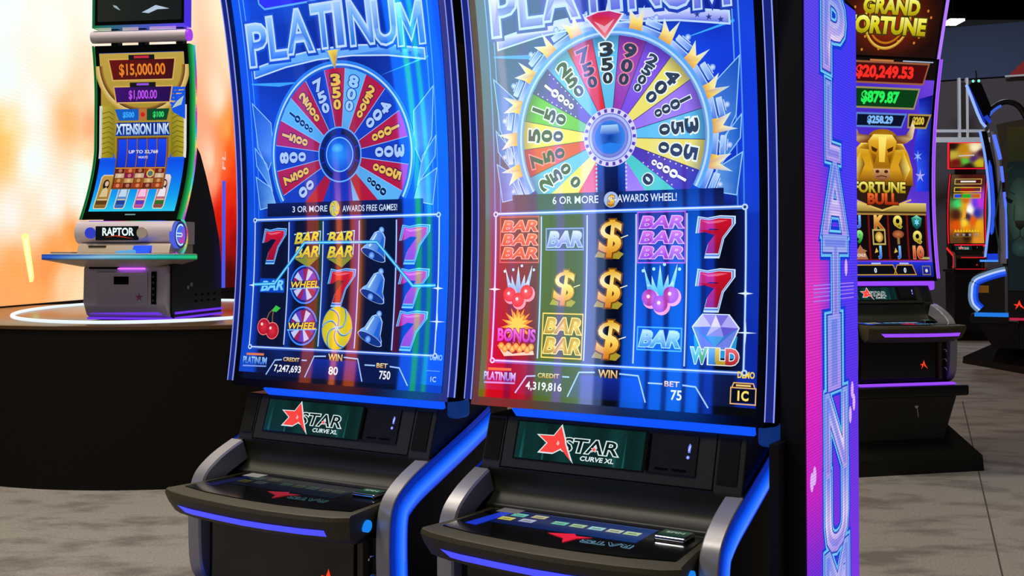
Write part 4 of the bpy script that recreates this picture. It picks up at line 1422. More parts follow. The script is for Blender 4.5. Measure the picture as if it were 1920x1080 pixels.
            sym_bar(A, -240, 262, 84, 34, 1, 6, (120, 210, 255), (20, 100, 220), (10, 70, 190), None, 0.3, 3)
            sym_wheel(A, -122, 266, 52, 6); sym_wheel(A, -123, 156, 52, 6)
            sym_seven(A, 0, 262, 74, 84, 6, edge=e, inner=(16, 80, 200), skew=0.12)
            sym_cherry(A, -243, 158, 70, 6)
            sym_pinwheel(A, -4, 154, 50, 6)
            wl = [(-306, 264), (-230, 267), (-127, 378), (116, 378), (234, 267), (304, 269)]
            A.line(wl, 9, (20, 130, 210), 15); A.line(wl, 3.5, (130, 226, 255), 16)
        # meters
        A.poly([(-238, 20), (-212, 62), (-98, 66), (-90, 70), (-70, 82), (70, 82), (84, 70), (96, 66), (210, 62), (236, 20)], (6, 16, 60), 2)
        for P in ([(-238, 22), (-210, 62), (-186, 64)], [(-116, 66), (-98, 66)], [(-100, 22), (-74, 78), (-34, 80)], [(26, 80), (72, 78), (92, 22)], [(96, 64), (130, 64)], [(176, 64), (206, 62), (236, 20)]):
            A.line(P, 4, (100, 150, 220), 3)
            A.line(P, 1.6, (200, 225, 255), 4)
        A.poly([(-96, 22), (-74, 72), (70, 72), (90, 22)], [(8, 20, 90), (14, 40, 150), (14, 40, 150), (8, 20, 90)], 3)
        gold = [(0, (210, 150, 60)), (1, (255, 236, 170))]
        A.text('CREDIT', -152, 66, 10, gold, w=56, bold=0.02, l=6)
        A.text('WIN', -2, 78, 17, gold, w=46, bold=0.02, l=6, out=(60, 30, 10), outw=0.04)
        A.text('BET', 152, 65, 11, gold, w=34, bold=0.02, l=6)
        wht = (235, 240, 250)
        A.text('4,319,816' if rainbow else '7,247,693', -163, 40, 20, wht, w=94, bold=0.02, l=6)
        if not rainbow:
            A.text('80', -5, 44, 20, wht, w=30, bold=0.02, l=6)
        A.text('75' if rainbow else '750', 163, 42, 20, wht, w=24 if rainbow else 34, bold=0.02, l=6)
        A.text('DEMO', 316, 93, 13, (250, 214, 60) if rainbow else (140, 190, 250), w=36, bold=0.03, l=6)
        if rainbow:
            A.frame(284, 338, 33, 66, 2.4, (230, 180, 110), 5); A.rect(287, 336, 36, 64, (4, 8, 24), 4)
            A.poly([(288, 66), (334, 66), (328, 76), (294, 76)], (30, 20, 14), 4); A.line([(286, 66), (290, 76), (332, 76), (336, 66)], 2.4, (230, 180, 110), 5)
            A.line([(295, 71), (327, 71)], 4, (230, 190, 120), 5)
            A.text('1C', 311, 50, 19, (250, 220, 110), w=22, bold=0.04, l=6)
        else:
            A.line([(290, 60), (330, 60)], 2, (90, 150, 230), 5)
            A.text('1C', 312, 40, 12, (180, 210, 250), w=16, bold=0.02, l=6)
        A.line([(-316, 74), (-252, 75)], 6, (220, 120, 70), 5)
        A.text('PLATINUM', -283, 58, 18, [(0, (50, 110, 220)), (1, (170, 220, 255))], w=86, bold=0.03, l=6, out=(20, 60, 160), outw=0.05)
        A.line([(-326, 42), (-240, 44)], 4, (120, 150, 230), 5)
    return art

# ------------------------------------------------------------------ the golden bull game and its topper
def bull_game(A, H):
    A.grid(-339, 339, 8, H - 8, 20, 30, lambda u, v: lerp((70, 40, 190), (120, 70, 226), 0.5 + 0.5 * math.sin(v * 0.006 + u * 0.004)), 0)
    # blue cave edge at the right and left
    for sx in (-1, 1):
        A.poly([(sx * 338, H * 0.40), (sx * 250, H * 0.40), (sx * 262, H * 0.5), (sx * 236, H * 0.6), (sx * 262, H * 0.72), (sx * 250, H * 0.82), (sx * 338, H * 0.84)],
               [(20, 40, 200), (30, 70, 240), (50, 100, 255), (30, 50, 220), (60, 110, 255), (20, 30, 170), (10, 16, 110)], 1)
        A.star(sx * 262, H * 0.56, 8, 30, 6, (140, 180, 255), 2)
        A.star(sx * 280, H * 0.47, 10, 34, 5, (170, 170, 255), 2)
    k = H / 1000.0

    def bar(u0, u1, v0, v1, base, txt, ink, tw, rim):
        A.poly([(u0, v0), (u1 - 26, v0), (u1, v1), (u0, v1)], base, 3)
        A.line([(u0, v0), (u1 - 26, v0), (u1, v1), (u0, v1)], 9, rim, 4, closed=True)
        A.text(txt, (u0 + u1) / 2 - 6, (v0 + v1) / 2, (v1 - v0) * 0.62, ink, w=tw, bold=0.05, l=7, out=lerp(ink, (0, 0, 0), 0.75), outw=0.05)
    A.rect(-339, 339, H * 0.905, H - 8, (14, 8, 6), 2)
    bar(-256, 292, H * 0.885, H * 0.975, (70, 6, 8), '$20,249.53', (250, 44, 34), 362, (150, 90, 60))
    bar(-240, 246, H * 0.775, H * 0.862, (6, 60, 20), '$879.87', (40, 240, 90), 236, (150, 140, 90))
    bar(-146, 172, H * 0.690, H * 0.748, (6, 14, 40), '$258.29', (130, 190, 255), 160, (90, 130, 210))
    bar(190, 332, H * 0.690, H * 0.748, (30, 20, 4), '$200', (220, 190, 70), 72, (170, 140, 70))
    A.line([(120, H * 0.984), (318, H * 0.984)], 5, (170, 190, 220), 5)
    A.line([(-90, H * 0.983), (60, H * 0.983)], 8, (200, 120, 60), 5)
    # bull
    cx = 28
    gold, dk, hi = (206, 150, 20), (110, 62, 6), (255, 236, 120)
    A.poly([(cx - 230, H * 0.42), (cx + 205, H * 0.42), (cx + 200, H * 0.50), (cx + 170, H * 0.57), (cx + 120, H * 0.63), (cx - 120, H * 0.63), (cx - 190, H * 0.57), (cx - 226, H * 0.5)],
           [dk, dk, (220, 160, 30), gold, hi, hi, gold, (220, 160, 30)], 3)
    for sx in (-1, 1):
        A.poly([(cx + sx * 150, H * 0.44), (cx + sx * 186, H * 0.5), (cx + sx * 140, H * 0.58), (cx + sx * 110, H * 0.52)], [(170, 110, 10), hi, (230, 180, 40), dk], 4)
        # horn
        A.poly([(cx + sx * 70, H * 0.615), (cx + sx * 150, H * 0.615), (cx + sx * 196, H * 0.640), (cx + sx * 206, H * 0.69), (cx + sx * 190, H * 0.725), (cx + sx * 172, H * 0.68), (cx + sx * 150, H * 0.655), (cx + sx * 70, H * 0.65)],
               [(120, 60, 30), (150, 80, 40), (220, 190, 130), (240, 226, 190), (255, 245, 220), (200, 150, 90), (130, 70, 40), (100, 50, 20)], 6)
        A.poly([(cx + sx * 74, H * 0.585), (cx + sx * 150, H * 0.59), (cx + sx * 120, H * 0.61), (cx + sx * 72, H * 0.612)], [dk, (200, 140, 40), gold, dk], 5)
    A.circle(cx, H * 0.63, 100, gold, 4, 30, ry=H * 0.05, edge=(150, 96, 10))
    head = [(cx - 92, H * 0.625), (cx - 60, H * 0.655), (cx + 60, H * 0.655), (cx + 92, H * 0.625), (cx + 84, H * 0.575), (cx + 56, H * 0.51), (cx + 60, H * 0.475), (cx + 30, H * 0.45), (cx - 30, H * 0.45), (cx - 60, H * 0.475), (cx - 56, H * 0.51), (cx - 84, H * 0.575)]
    A.poly(head, [(226, 170, 40), hi, hi, (226, 170, 40), (190, 130, 14), (160, 104, 10), (200, 150, 40), (120, 70, 10), (120, 70, 10), (200, 150, 40), (160, 104, 10), (190, 130, 14)], 7)
    A.poly([(cx - 26, H * 0.645), (cx + 26, H * 0.645), (cx + 18, H * 0.53), (cx - 18, H * 0.53)], [hi, hi, (240, 190, 60), (240, 190, 60)], 8)
    for sx in (-1, 1):
        A.poly([(cx + sx * 30, H * 0.588), (cx + sx * 72, H * 0.602), (cx + sx * 66, H * 0.582), (cx + sx * 40, H * 0.574)], (70, 34, 4), 9)
        A.poly([(cx + sx * 34, H * 0.56), (cx + sx * 74, H * 0.575), (cx + sx * 50, H * 0.52)], [(150, 90, 10), (170, 110, 16), (110, 64, 8)], 8)
        A.circle(cx + sx * 28, H * 0.487, 13, (70, 30, 6), 10, 12, ry=8)
    A.poly([(cx - 56, H * 0.50), (cx + 56, H * 0.50), (cx + 50, H * 0.455), (cx, H * 0.445), (cx - 50, H * 0.455)], [(216, 170, 110), (216, 170, 110), (150, 90, 60), (120, 70, 40), (150, 90, 60)], 9)
    A.line([(cx - 34, H * 0.463), (cx, H * 0.468), (cx + 34, H * 0.463)], 5, (80, 36, 10), 10)
    # title plate
    A.poly([(cx - 195, H * 0.425), (cx - 180, H * 0.40), (cx - 160, H * 0.36), (cx - 60, H * 0.325), (cx, H * 0.31), (cx + 60, H * 0.325), (cx + 160, H * 0.36), (cx + 180, H * 0.40), (cx + 195, H * 0.425)], (44, 24, 14), 11)
    A.line([(cx - 190, H * 0.36), (cx - 60, H * 0.325), (cx, H * 0.31), (cx + 60, H * 0.325), (cx + 190, H * 0.36)], 8, (220, 180, 90), 12)
    A.text('FORTUNE', cx - 14, H * 0.415, 46 * k, [(0, (170, 140, 20)), (1, (250, 240, 120))], w=330, bold=0.04, l=14, out=(40, 40, 10), outw=0.05)
    A.text('BULL', cx + 6, H * 0.362, 46 * k, [(0, (160, 40, 10)), (1, (240, 110, 50))], w=190, bold=0.05, l=14, out=(40, 10, 4), outw=0.05)
    # stone ledge
    A.rect(-339, 316, H * 0.305, H * 0.345, (150, 120, 50), 9, top=(226, 206, 120))
    A.rect(-339, 316, H * 0.295, H * 0.307, (70, 50, 20), 9)
    # reels
    A.rect(-310, 312, H * 0.085, H * 0.292, (12, 4, 4), 9)
    for i in range(6):
        uu = -310 + 124.4 * i
        A.rect(uu - 6, uu + 6, H * 0.085, H * 0.292, (110, 14, 14), 10)
    A.line([(-310, H * 0.293), (312, H * 0.293)], 8, (170, 130, 60), 11)
    A.line([(-310, H * 0.085), (312, H * 0.085)], 6, (110, 20, 16), 11)
    sym = [['A', 'J', 'K', 'Q', 'shield'], ['Q', '9', 'coin', 'tree', 'Q'], ['K', 'hat', 'J', 'J', '10']]
    cc = {'J': ((40, 90, 230), (130, 210, 255)), 'K': ((170, 80, 10), (255, 200, 90)), 'Q': ((160, 140, 10), (250, 236, 120)), '9': ((20, 130, 40), (150, 240, 130)), '10': ((170, 50, 20), (250, 150, 90)), 'A': ((150, 30, 120), (240, 140, 220))}
    for r in range(3):
        for c in range(5):
            uu = -310 + 124.4 * (c + 0.5); vv = H * (0.292 - 0.207 * (r + 0.5) / 3)
            n = sym[r][c]
            if n in cc:
                A.text(n, uu, vv, 52 * k, list(cc[n]), bold=0.05, l=14, out=lerp(cc[n][0], (255, 240, 200), 0.5), outw=0.03)
                if n == 'J':
                    A.poly([(uu - 34, vv - 4), (uu - 22, vv + 22), (uu - 10, vv + 2)], (220, 180, 60), 13)
            elif n == 'shield':
                A.poly([(uu - 34, vv + 20), (uu, vv + 34), (uu + 34, vv + 20), (uu + 26, vv - 18), (uu, vv - 36), (uu - 26, vv - 18)], [(40, 150, 120), (140, 230, 200), (40, 150, 120), (20, 90, 90), (10, 70, 70), (20, 90, 90)], 13)
                A.star(uu, vv, 9, 20, 6, (120, 210, 240), 14)
            elif n == 'coin':
                A.frame(uu - 38, uu + 38, vv - 34, vv + 34, 8, (190, 170, 90), 13)
                A.circle(uu, vv, 26, (255, 226, 120), 14, 18, edge=(170, 120, 30))
            elif n == 'tree':
                A.circle(uu, vv + 14, 38, (200, 120, 70), 13, 18, ry=20, edge=(130, 60, 30)); A.rect(uu - 8, uu + 8, vv - 34, vv, (150, 110, 60), 13)
            else:
                A.poly([(uu - 46, vv - 34), (uu + 46, vv - 34), (uu + 30, vv + 2), (uu + 44, vv + 6), (uu + 16, vv + 16), (uu, vv + 36), (uu - 16, vv + 16), (uu - 44, vv + 6), (uu - 30, vv + 2)], (170, 110, 80), 13)
                A.text('BONUS', uu, vv - 14, 14, (240, 220, 200), w=60, bold=0.03, l=15)
    # meters
    A.rect(-339, 339, 8, H * 0.075, (14, 20, 120), 9, top=(30, 50, 210))
    for (a, b, tx) in ((-336, -196, '9,626'), (-160, 86, '0'), (96, 210, '0')):
        A.poly([(a - 14, H * 0.018), (b + 14, H * 0.018), (b - 8, H * 0.062), (a + 8, H * 0.062)], (6, 8, 14), 10)
        A.line([(a - 14, H * 0.018), (b + 14, H * 0.018), (b - 8, H * 0.062), (a + 8, H * 0.062)], 5, (200, 150, 60), 11, closed=True)
        A.text(tx, (a + b) / 2, H * 0.038, 22, (210, 230, 255), bold=0.04, l=13)
    A.rect(-60, 0, H * 0.066, H * 0.072, (190, 210, 255), 11); A.rect(120, 180, H * 0.066, H * 0.072, (190, 200, 255), 11)
    A.frame(268, 318, H * 0.018, H * 0.056, 5, (130, 120, 90), 11); A.circle(293, H * 0.036, 9, (220, 220, 180), 12, 10)
    A.rect(270, 320, H * 0.088, H * 0.098, (170, 170, 90), 12)


def fortune_topper(A, W, Hh):
    A.grid(0, W, 0, Hh, 16, 10, lambda u, v: lerp((176, 44, 8), (24, 4, 2), min(1, math.hypot((u - W / 2) / (W * 0.5), (v - Hh * 0.52) / (Hh * 0.62)))), 0)
    A.ring(W / 2, Hh * 0.52, 136, 150, (240, 210, 80), 2, 0, 360, 48, edge=(160, 90, 10))
    A.ring(W / 2, Hh * 0.52, 112, 122, (190, 110, 10), 2, 0, 360, 48)
    for i in range(22):
        a = i * 2.4; rr = 200 + 110 * ((i * 37) % 10) / 10
        uu, vv = W / 2 + rr * math.cos(a), Hh * 0.5 + 0.55 * rr * math.sin(a)
        if 12 < uu < W - 12 and 8 < vv < Hh - 8:
            A.circle(uu, vv, 7, (210, 130, 40), 2, 8)
    g = [(0, (170, 150, 10)), (0.6, (226, 214, 20)), (1, (250, 246, 130))]
    A.text('GRAND', W / 2 + 14, Hh * 0.68, 68, g, w=350, bold=0.05, l=6, out=(60, 50, 8), outw=0.06)
    A.text('FORTUNE', W / 2, Hh * 0.42, 74, g, w=490, bold=0.05, l=6, out=(60, 50, 8), outw=0.06)


# ------------------------------------------------------------------ small red machine: fiery game
def fire_game(A, H):
    pts = [(0.0, 0.95, (60, 6, 6)), (-0.6, 0.7, (40, 14, 8)), (0.5, 0.9, (70, 10, 8)), (-0.55, 0.60, (60, 210, 110)), (-0.2, 0.55, (190, 180, 40)), (-0.1, 0.62, (210, 100, 20)), (0.15, 0.50, (255, 250, 240)), (0.22, 0.48, (250, 240, 230)),
           (0.5, 0.58, (110, 50, 230)), (0.75, 0.60, (190, 50, 220)), (-0.6, 0.42, (70, 30, 14)), (0.6, 0.44, (40, 50, 170)), (0.1, 0.40, (60, 30, 60)), (0.4, 0.34, (230, 90, 10)), (-0.1, 0.30, (250, 210, 60)), (0.7, 0.28, (240, 170, 20)), (-0.6, 0.27, (220, 80, 10)),
           (0, 0.22, (240, 140, 10)), (0, 0.12, (40, 20, 8)), (0.6, 0.05, (220, 140, 40)), (-0.6, 0.05, (90, 60, 30))]

    def col(u, v):
        x, y = u / 338, v / H
        sw, c = 0, [0, 0, 0]
        for a, b, rgb in pts:
            q = 1 / ((x - a) ** 2 * 0.5 + (y - b) ** 2 * 4 + 0.004) ** 2
            sw += q
            for i in range(3):
                c[i] += q * rgb[i]
        return tuple(i / sw for i in c)
    A.grid(-338, 338, 8, H - 8, 36, 60, col, 0)
    for (v0, v1, cc) in ((0.86, 0.93, (210, 180, 90)), (0.75, 0.81, (240, 200, 60)), (0.66, 0.72, (190, 170, 40))):
        A.frame(-260, 260, H * v0, H * v1, 14, cc, 2)
    A.line([(-150, H * 0.895), (150, H * 0.895)], 34, (230, 220, 210), 3); A.rect(-140, 140, H * 0.755, H * 0.80, (150, 16, 10), 3)
    A.rect(-250, -130, H * 0.665, H * 0.715, (40, 70, 220), 3); A.rect(-90, 70, H * 0.665, H * 0.715, (30, 170, 40), 3); A.rect(110, 250, H * 0.665, H * 0.715, (200, 90, 30), 3)
    A.star(-150, H * 0.56, 20, 60, 5, (80, 220, 120), 2); A.star(60, H * 0.49, 30, 74, 8, (255, 250, 240), 2); A.poly([(-60, H * 0.55), (-90, H * 0.36), (-20, H * 0.38), (10, H * 0.6)], (240, 160, 30), 2)
    for i in range(9):
        A.poly([(-250 + 56 * i, H * 0.17), (-222 + 56 * i, H * 0.215), (-194 + 56 * i, H * 0.17)], (230, 190, 30), 3)
    A.frame(-262, 262, H * 0.10, H * 0.165, 8, (150, 120, 40), 3)
    for i in range(4):
        A.circle(-180 + 120 * i, H * 0.13, 30, (170, 170, 170), 4, 10, edge=(110, 110, 120))


def fire_topper(A, W, Hh):
    P = [(0.1, 0.5, (190, 170, 60)), (0.4, 0.75, (190, 130, 20)), (0.75, 0.8, (250, 235, 190)), (0.5, 0.5, (210, 140, 40)), (0.45, 0.25, (90, 190, 60)), (0.2, 0.2, (110, 20, 12)), (0.7, 0.35, (80, 40, 110)), (0.85, 0.2, (200, 180, 30)), (0.95, 0.6, (60, 20, 40)), (0.05, 0.9, (30, 16, 10)), (0.55, 0.05, (40, 20, 10))]

    def col(u, v):
        sw, c = 0, [0, 0, 0]
        for a, b, rgb in P:
            q = 1 / (((u / W - a) ** 2 + (v / Hh - b) ** 2) + 0.004) ** 2
            sw += q
            for i in range(3):
                c[i] += q * rgb[i]
        return tuple(i / sw for i in c)
    A.grid(0, W, 0, Hh, 30, 22, col, 0)
    A.line([(W * 0.25, Hh * 0.47), (W * 0.72, Hh * 0.50)], 26, (200, 190, 180), 2)


# ------------------------------------------------------------------ place the curved-screen machines
Rv = Vector((0.8575, -0.5145, 0)).normalized()
byaw = math.atan2(Rv.y, Rv.x)
O = Vector((0.533, 2.224, 0))
BANK = 'big curved-screen machines in the front bank'
FOOT[0] = 0.375
cabinet('slot_machine', 'large curved slot machine showing a dark wheel of red and blue wedges', tuple(O - 1.162 * Rv), byaw, 1.0,
        wheel_game('blue'), H=1.27, group=BANK, panel_hot=False)
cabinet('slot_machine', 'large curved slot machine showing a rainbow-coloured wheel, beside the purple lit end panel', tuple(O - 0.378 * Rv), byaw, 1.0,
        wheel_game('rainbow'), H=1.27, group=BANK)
FOOT[0] = 0.515
cabinet('slot_machine', 'slot machine with a golden bull on its screen and violet light strips', (2.034, 5.984, 0), R(14), (1.15 * 0.84, 1.15, 1.15),
        bull_game, H=1.06, dz=0.119, glow_kind='violet', gap=0.030, topper=(fortune_topper, 1.830 + 0.119, 2.19 + 0.119, 0.362, 0.10), side_label=False)
FOOT[0] = 0.485
cabinet('slot_machine', 'small far slot machine with a fiery game and red glowing edges', (6.445, 15.4, 0), R(-4), 0.70,
        fire_game, H=1.40, dz=1.13, glow_kind='red', topper=(fire_topper, 3.47, 3.99, 0.352, 0.02), side_label=False, logo=True)

# ------------------------------------------------------------------ lit end panel with the vertical lettering
pt = thing('end_panel', 'tall narrow end panel with glowing pink and purple vertical lettering, right of the rainbow wheel', 'sign panel', tuple(O), byaw)
PX0, PX1, PB0, PB1, PT = 0.006, 0.058, 0.022, 0.462, 1.742
mb = MB(); mb.box(PX0, PX1, PB0, PB1, 0.0, PT + 0.01)
mb.build('panel_body', M['pylon'], pt, bevel=0.003)
mb = MB(); mb.box(0.004, 0.022, -0.043, PB0, 0.0, 0.778)
mb.build('lower_cover', M['pylon'], pt)
A = Art(lambda u, v, h: (PX1 + 0.002 + h, PB0 + u / 1000, v / 1000), lambda u, v: (1, 0, 0))
PW = (PB1 - PB0) * 1000


def pyl_col(u, v):
    x = u / PW
    y = v / 1742
    left = mix([(0.0, (120, 50, 235)), (0.28, (110, 40, 220)), (0.38, (200, 30, 200)), (0.5, (226, 40, 196)), (0.62, (226, 60, 200)), (0.70, (190, 50, 210)), (0.80, (130, 60, 230)), (0.9, (96, 70, 240)), (1, (92, 70, 245))], y)
    right = mix([(0.0, (150, 50, 235)), (0.3, (120, 50, 230)), (0.5, (92, 50, 240)), (0.65, (84, 60, 250)), (0.85, (70, 60, 250)), (1, (70, 60, 250))], y)
    c = lerp(left, right, min(1, max(0, (x - 0.25) / 0.4)))
    return lerp(c, (36, 60, 250), 0.35 * max(0, 1 - abs(x - 0.5) / 0.3) * (0.6 + 0.4 * math.sin(v * 0.02)))


A.grid(2, PW - 2, 4, 1740, 10, 90, pyl_col, 0)
lets = [('P', 1655, 172, 168), ('L', 1452, 158, 104), ('A', 1284, 150, 190), ('T', 1110, 170, 186), ('I', 944, 150, 64), ('N', 768, 166, 172), ('U', 597, 164, 172), ('M', 428, 164, 184)]
for ch, v, hh, ww in lets:
    uu = 236 - (14 if ch in 'LI' else 0)
    A.text(ch, uu, v, hh, (20, 60, 220), w=ww, bold=0.105, l=2)
    A.text(ch, uu, v, hh, (110, 205, 250), w=ww, bold=0.075, l=3)
    A.text(ch, uu, v, hh, (50, 70, 200), w=ww, bold=0.052, l=4)
    A.text(ch, uu, v, hh, [(0, (170, 150, 240)), (0.35, (240, 220, 252)), (0.6, (190, 186, 245)), (1, (140, 165, 245))], w=ww, bold=0.035, l=5)
    A.text(ch, uu, v, hh, [(0, (130, 130, 235)), (0.4, (200, 180, 245)), (1, (110, 135, 240))], w=ww, bold=-0.012, l=6)
for uu, vv in ((395, 815), (380, 845), (360, 790), (40, 690), (60, 700), (330, 1130)):
    A.circle(uu, vv, 13, (226, 180, 255), 2, 12, ry=20)
for vv in (1010, 1018, 1026, 1034, 1000):
    A.line([(60, vv + 60), (400, vv + 60)], 2.5, (170, 130, 250), 2)
A.build('led_face', M['ledpylon'], pt)

# ------------------------------------------------------------------ silver machine on the round stage
rp = thing('slot_machine', 'silver slot machine with stacked screens standing on the round stage', 'slot machine', (-2.05, 6.0, DZ), R(-8))


def rprof(z):
    return 0.02 - 0.15 * max(0, (0.95 - z) / 0.4) ** 1.6 - 0.03 * max(0, (z - 1.2) / 0.3) ** 2


RZ0, RZ1 = 0.545, 1.515
mb = MB(); rings = []
for i in range(25):
    z = RZ0 + (RZ1 - RZ0) * i / 24; y = rprof(z)
    rings.append([(-0.272, y, z), (0.272, y, z), (0.272, y + 0.03, z), (-0.272, y + 0.03, z)])
mb.loft(rings)
rf = mb.build('screen_frame', M['gloss'], rp, smooth=True)
for sx in (-1, 1):
    mb = MB(); rings = []
    for i in range(49):
        z = RZ0 + (RZ1 - RZ0) * i / 48; y = rprof(z)
        rings.append([(sx * 0.273, y - 0.003, z), (sx * 0.286, y - 0.003, z), (sx * 0.292, y + 0.055, z), (sx * 0.273, y + 0.055, z)])
    for i in range(48):
        z = i / 48.0
        hue = [(0, (200, 60, 230)), (0.12, (240, 200, 80)), (0.2, (60, 210, 230)), (0.34, (210, 60, 220)), (0.42, (240, 210, 90)), (0.5, (40, 170, 220)), (0.6, (190, 40, 200)), (0.68, (230, 220, 110)), (0.78, (210, 50, 150)), (0.9, (40, 130, 210)), (1, (60, 190, 220))]
        a, b = rings[i], rings[i + 1]
        g0 = (14, 120, 52)
        mb.face([a[0], a[1], b[1], b[0]], 0, [(8, 60, 30), g0, g0, (8, 60, 30)])
        mb.face([a[1], Vector(a[1]).lerp(Vector(a[2]), 0.68), Vector(b[1]).lerp(Vector(b[2]), 0.68), b[1]], 0, [g0, (40, 190, 100), (40, 190, 100), g0])
        mb.face([Vector(a[1]).lerp(Vector(a[2]), 0.68), a[2], b[2], Vector(b[1]).lerp(Vector(b[2]), 0.68)], 0, mix(hue, z))
        mb.face([a[2], a[3], b[3], b[2]], 0, (10, 40, 30))
    mb.build('edge_light', M['screen_dim'], rp)
A = Art(lambda u, v, h: (u / 1000, rprof(RZ0 + v / 1000) - 0.001 - h, RZ0 + v / 1000),
        lambda u, v: tuple(Vector((0, -1, (rprof(RZ0 + v / 1000 + 0.01) - rprof(RZ0 + v / 1000 - 0.01)) / 0.02)).normalized()))
A.grid(-248, 248, 46, 930, 14, 44, lambda u, v: mix([(46, (40, 200, 240)), (150, (10, 150, 240)), (320, (10, 80, 235)), (345, (14, 80, 230)), (930, (20, 70, 200))], v), 0)
A.rect(-248, 248, 348, 928, (150, 128, 30), 1, top=(190, 160, 70))
for sx in (-1, 1):
    A.poly([(sx * 248, 345), (sx * 165, 345), (sx * 165, 640), (sx * 248, 640)], [(176, 158, 30), (120, 110, 20), (150, 140, 40), (190, 170, 60)], 2)
    for k in range(9):
        A.line([(sx * 240, 372 + 28 * k), (sx * 200, 384 + 28 * k), (sx * 172, 366 + 28 * k)], 5, (110, 104, 16), 3)
    A.rect(sx * 248 - 8, sx * 248 + 8, 345, 640, (220, 220, 210), 3)
    A.poly([(sx * 248, 350), (sx * 172, 350), (sx * 165, 375), (sx * 160, 340), (sx * 248, 335)], (14, 90, 235), 4)
A.poly([(248, 560), (248, 740), (160, 740), (150, 680), (175, 600)], (16, 84, 226), 4)
A.poly([(170, 620), (225, 640), (240, 690), (200, 660)], (180, 200, 190), 5)
A.ring(0, 860, 232, 252, (176, 120, 50), 4, 180, 360, 40, edge=(60, 40, 14))
A.ring(0, 860, 252, 278, (226, 200, 130), 4, 180, 360, 40, edge=(190, 150, 60))
A.poly([(-250, 345), (-250, 640), (-240, 610), (-240, 345)], (200, 196, 190), 4)
for (v0, v1, wa, wb, c, tx, ink, tw) in ((780, 895, 196, 176, (104, 18, 16), '$15,000.00', (240, 130, 40), 268), (655, 745, 172, 158, (60, 16, 110), '$1,000.00', (190, 80, 250), 164)):
    A.poly([(-wb, v0), (wb, v0), (wa, v1), (-wa, v1)], [lerp(c, (0, 0, 0), 0.1), lerp(c, (0, 0, 40), 0.4), lerp(c, (0, 0, 20), 0.4), c], 6)
    A.line([(-wb, v0), (wb, v0), (wa, v1), (-wa, v1)], 7, (216, 170, 90), 7, closed=True)
    A.text(tx, 0, (v0 + v1) / 2 - 4, (v1 - v0) * 0.60, ink, w=tw, bold=0.02, l=10, out=lerp(ink, (30, 10, 10), 0.8), outw=0.05)
    A.rect(-76, 76, v1 - 4, v1 + 22, (20, 20, 24), 8)
A.rect(-44, 44, 898, 912, (190, 40, 60), 9); A.rect(-36, 36, 750, 762, (150, 80, 220), 9)
A.poly([(-140, 556), (-6, 556), (-6, 620), (-166, 620)], (16, 90, 190), 6); A.poly([(6, 556), (140, 556), (156, 620), (6, 620)], (10, 70, 40), 6)
A.text('$500', -84, 586, 34, (60, 170, 250), w=66, bold=0.04, l=9); A.text('$100', 92, 586, 34, (60, 220, 110), w=62, bold=0.04, l=9)
A.rect(-24, 24, 556, 622, (180, 110, 60), 8); A.circle(0, 588, 13, (200, 30, 40), 9, 12)
A.poly([(-160, 470), (160, 470), (150, 545), (-150, 545)], (14, 40, 130), 8)
A.text('XTENSION LINK', 0, 508, 56, [(0, (150, 190, 230)), (1, (240, 250, 255))], w=308, bold=0.03, l=11, out=(20, 70, 170), outw=0.05)
# its reels
A.rect(-152, 152, 170, 462, (120, 80, 40), 9); A.rect(-146, 146, 176, 456, (60, 10, 14), 10)
for k in range(5):
    u0 = -142 + 58 * k
    A.rect(u0, u0 + 50, 296, 452, (10, 50, 210), 11, top=(20, 70, 240))
    A.line([(u0 + 53, 180), (u0 + 53, 456)], 4, (170, 110, 70), 12)
    for r in range(4):
        c = [(170, 60, 20), (140, 20, 70), (190, 150, 90), (110, 30, 20), (200, 170, 140), (150, 80, 20)][(k * 3 + r * 5) % 6]
        A.rect(u0, u0 + 52, 178 + 28 * r, 204 + 28 * r, c, 11)
        A.circle(u0 + 26, 191 + 28 * r, 11, lerp(c, (255, 220, 180), 0.45), 12, 10)
A.line([(-146, 290), (146, 290)], 6, (214, 150, 60), 12)
A.circle(62, 258, 22, (226, 200, 80), 13, 16); A.circle(62, 258, 16, (90, 110, 110), 14, 14)
A.text('UP TO 32,768', 6, 380, 20, (240, 236, 200), w=170, bold=0.02, l=14); A.text('WAYS', 6, 350, 13, (230, 230, 220), w=56, bold=0.02, l=14)
# four upright picture cards with small portrait figures
for k, (c0, c1, ct) in enumerate((((150, 110, 40), (190, 150, 70), (90, 60, 20)), ((60, 110, 190), (150, 190, 220), (30, 60, 150)), ((200, 80, 140), (240, 150, 200), (90, 60, 190)), ((150, 60, 80), (220, 210, 220), (40, 110, 40)))):
    u0 = -186 + 112 * k
    w = 74 if k == 0 else 60
    P = [(u0 - w / 2 + 6, 62), (u0 + w / 2 - 6, 62), (u0 + w / 2, 74), (u0 + w / 2, 236), (u0 + w / 2 - 10, 250), (u0 - w / 2 + 10, 250), (u0 - w / 2, 236), (u0 - w / 2, 74)]
    P = [(x + (y - 150) * 0.05, y) for x, y in P]
    A.poly(P, [ct, ct, c0, c1, c1, c1, c1, c0], 5)
    A.line(P, 5, (226, 214, 180), 6, closed=True)
    A.circle(u0 + 2, 196, 19, (34, 26, 30), 7, 16, ry=30); A.circle(u0 + 5, 202, 11, (226, 180, 150), 8, 14, ry=15)
    A.poly([(u0 - 24, 128), (u0 + 22, 128), (u0 + 18, 170), (u0 + 6, 182), (u0 - 12, 172)], lerp(c1, (255, 255, 255), 0.4), 8)
    A.rect(u0 - w / 2 + 4, u0 + w / 2 - 8, 84, 106, ct, 8)
    A.line([(u0 - w / 2 + 6, 112), (u0 + w / 2 - 8, 112)], 6, (220, 200, 150), 9)
A.line([(-30, 28), (30, 28)], 6, (120, 160, 160), 5)
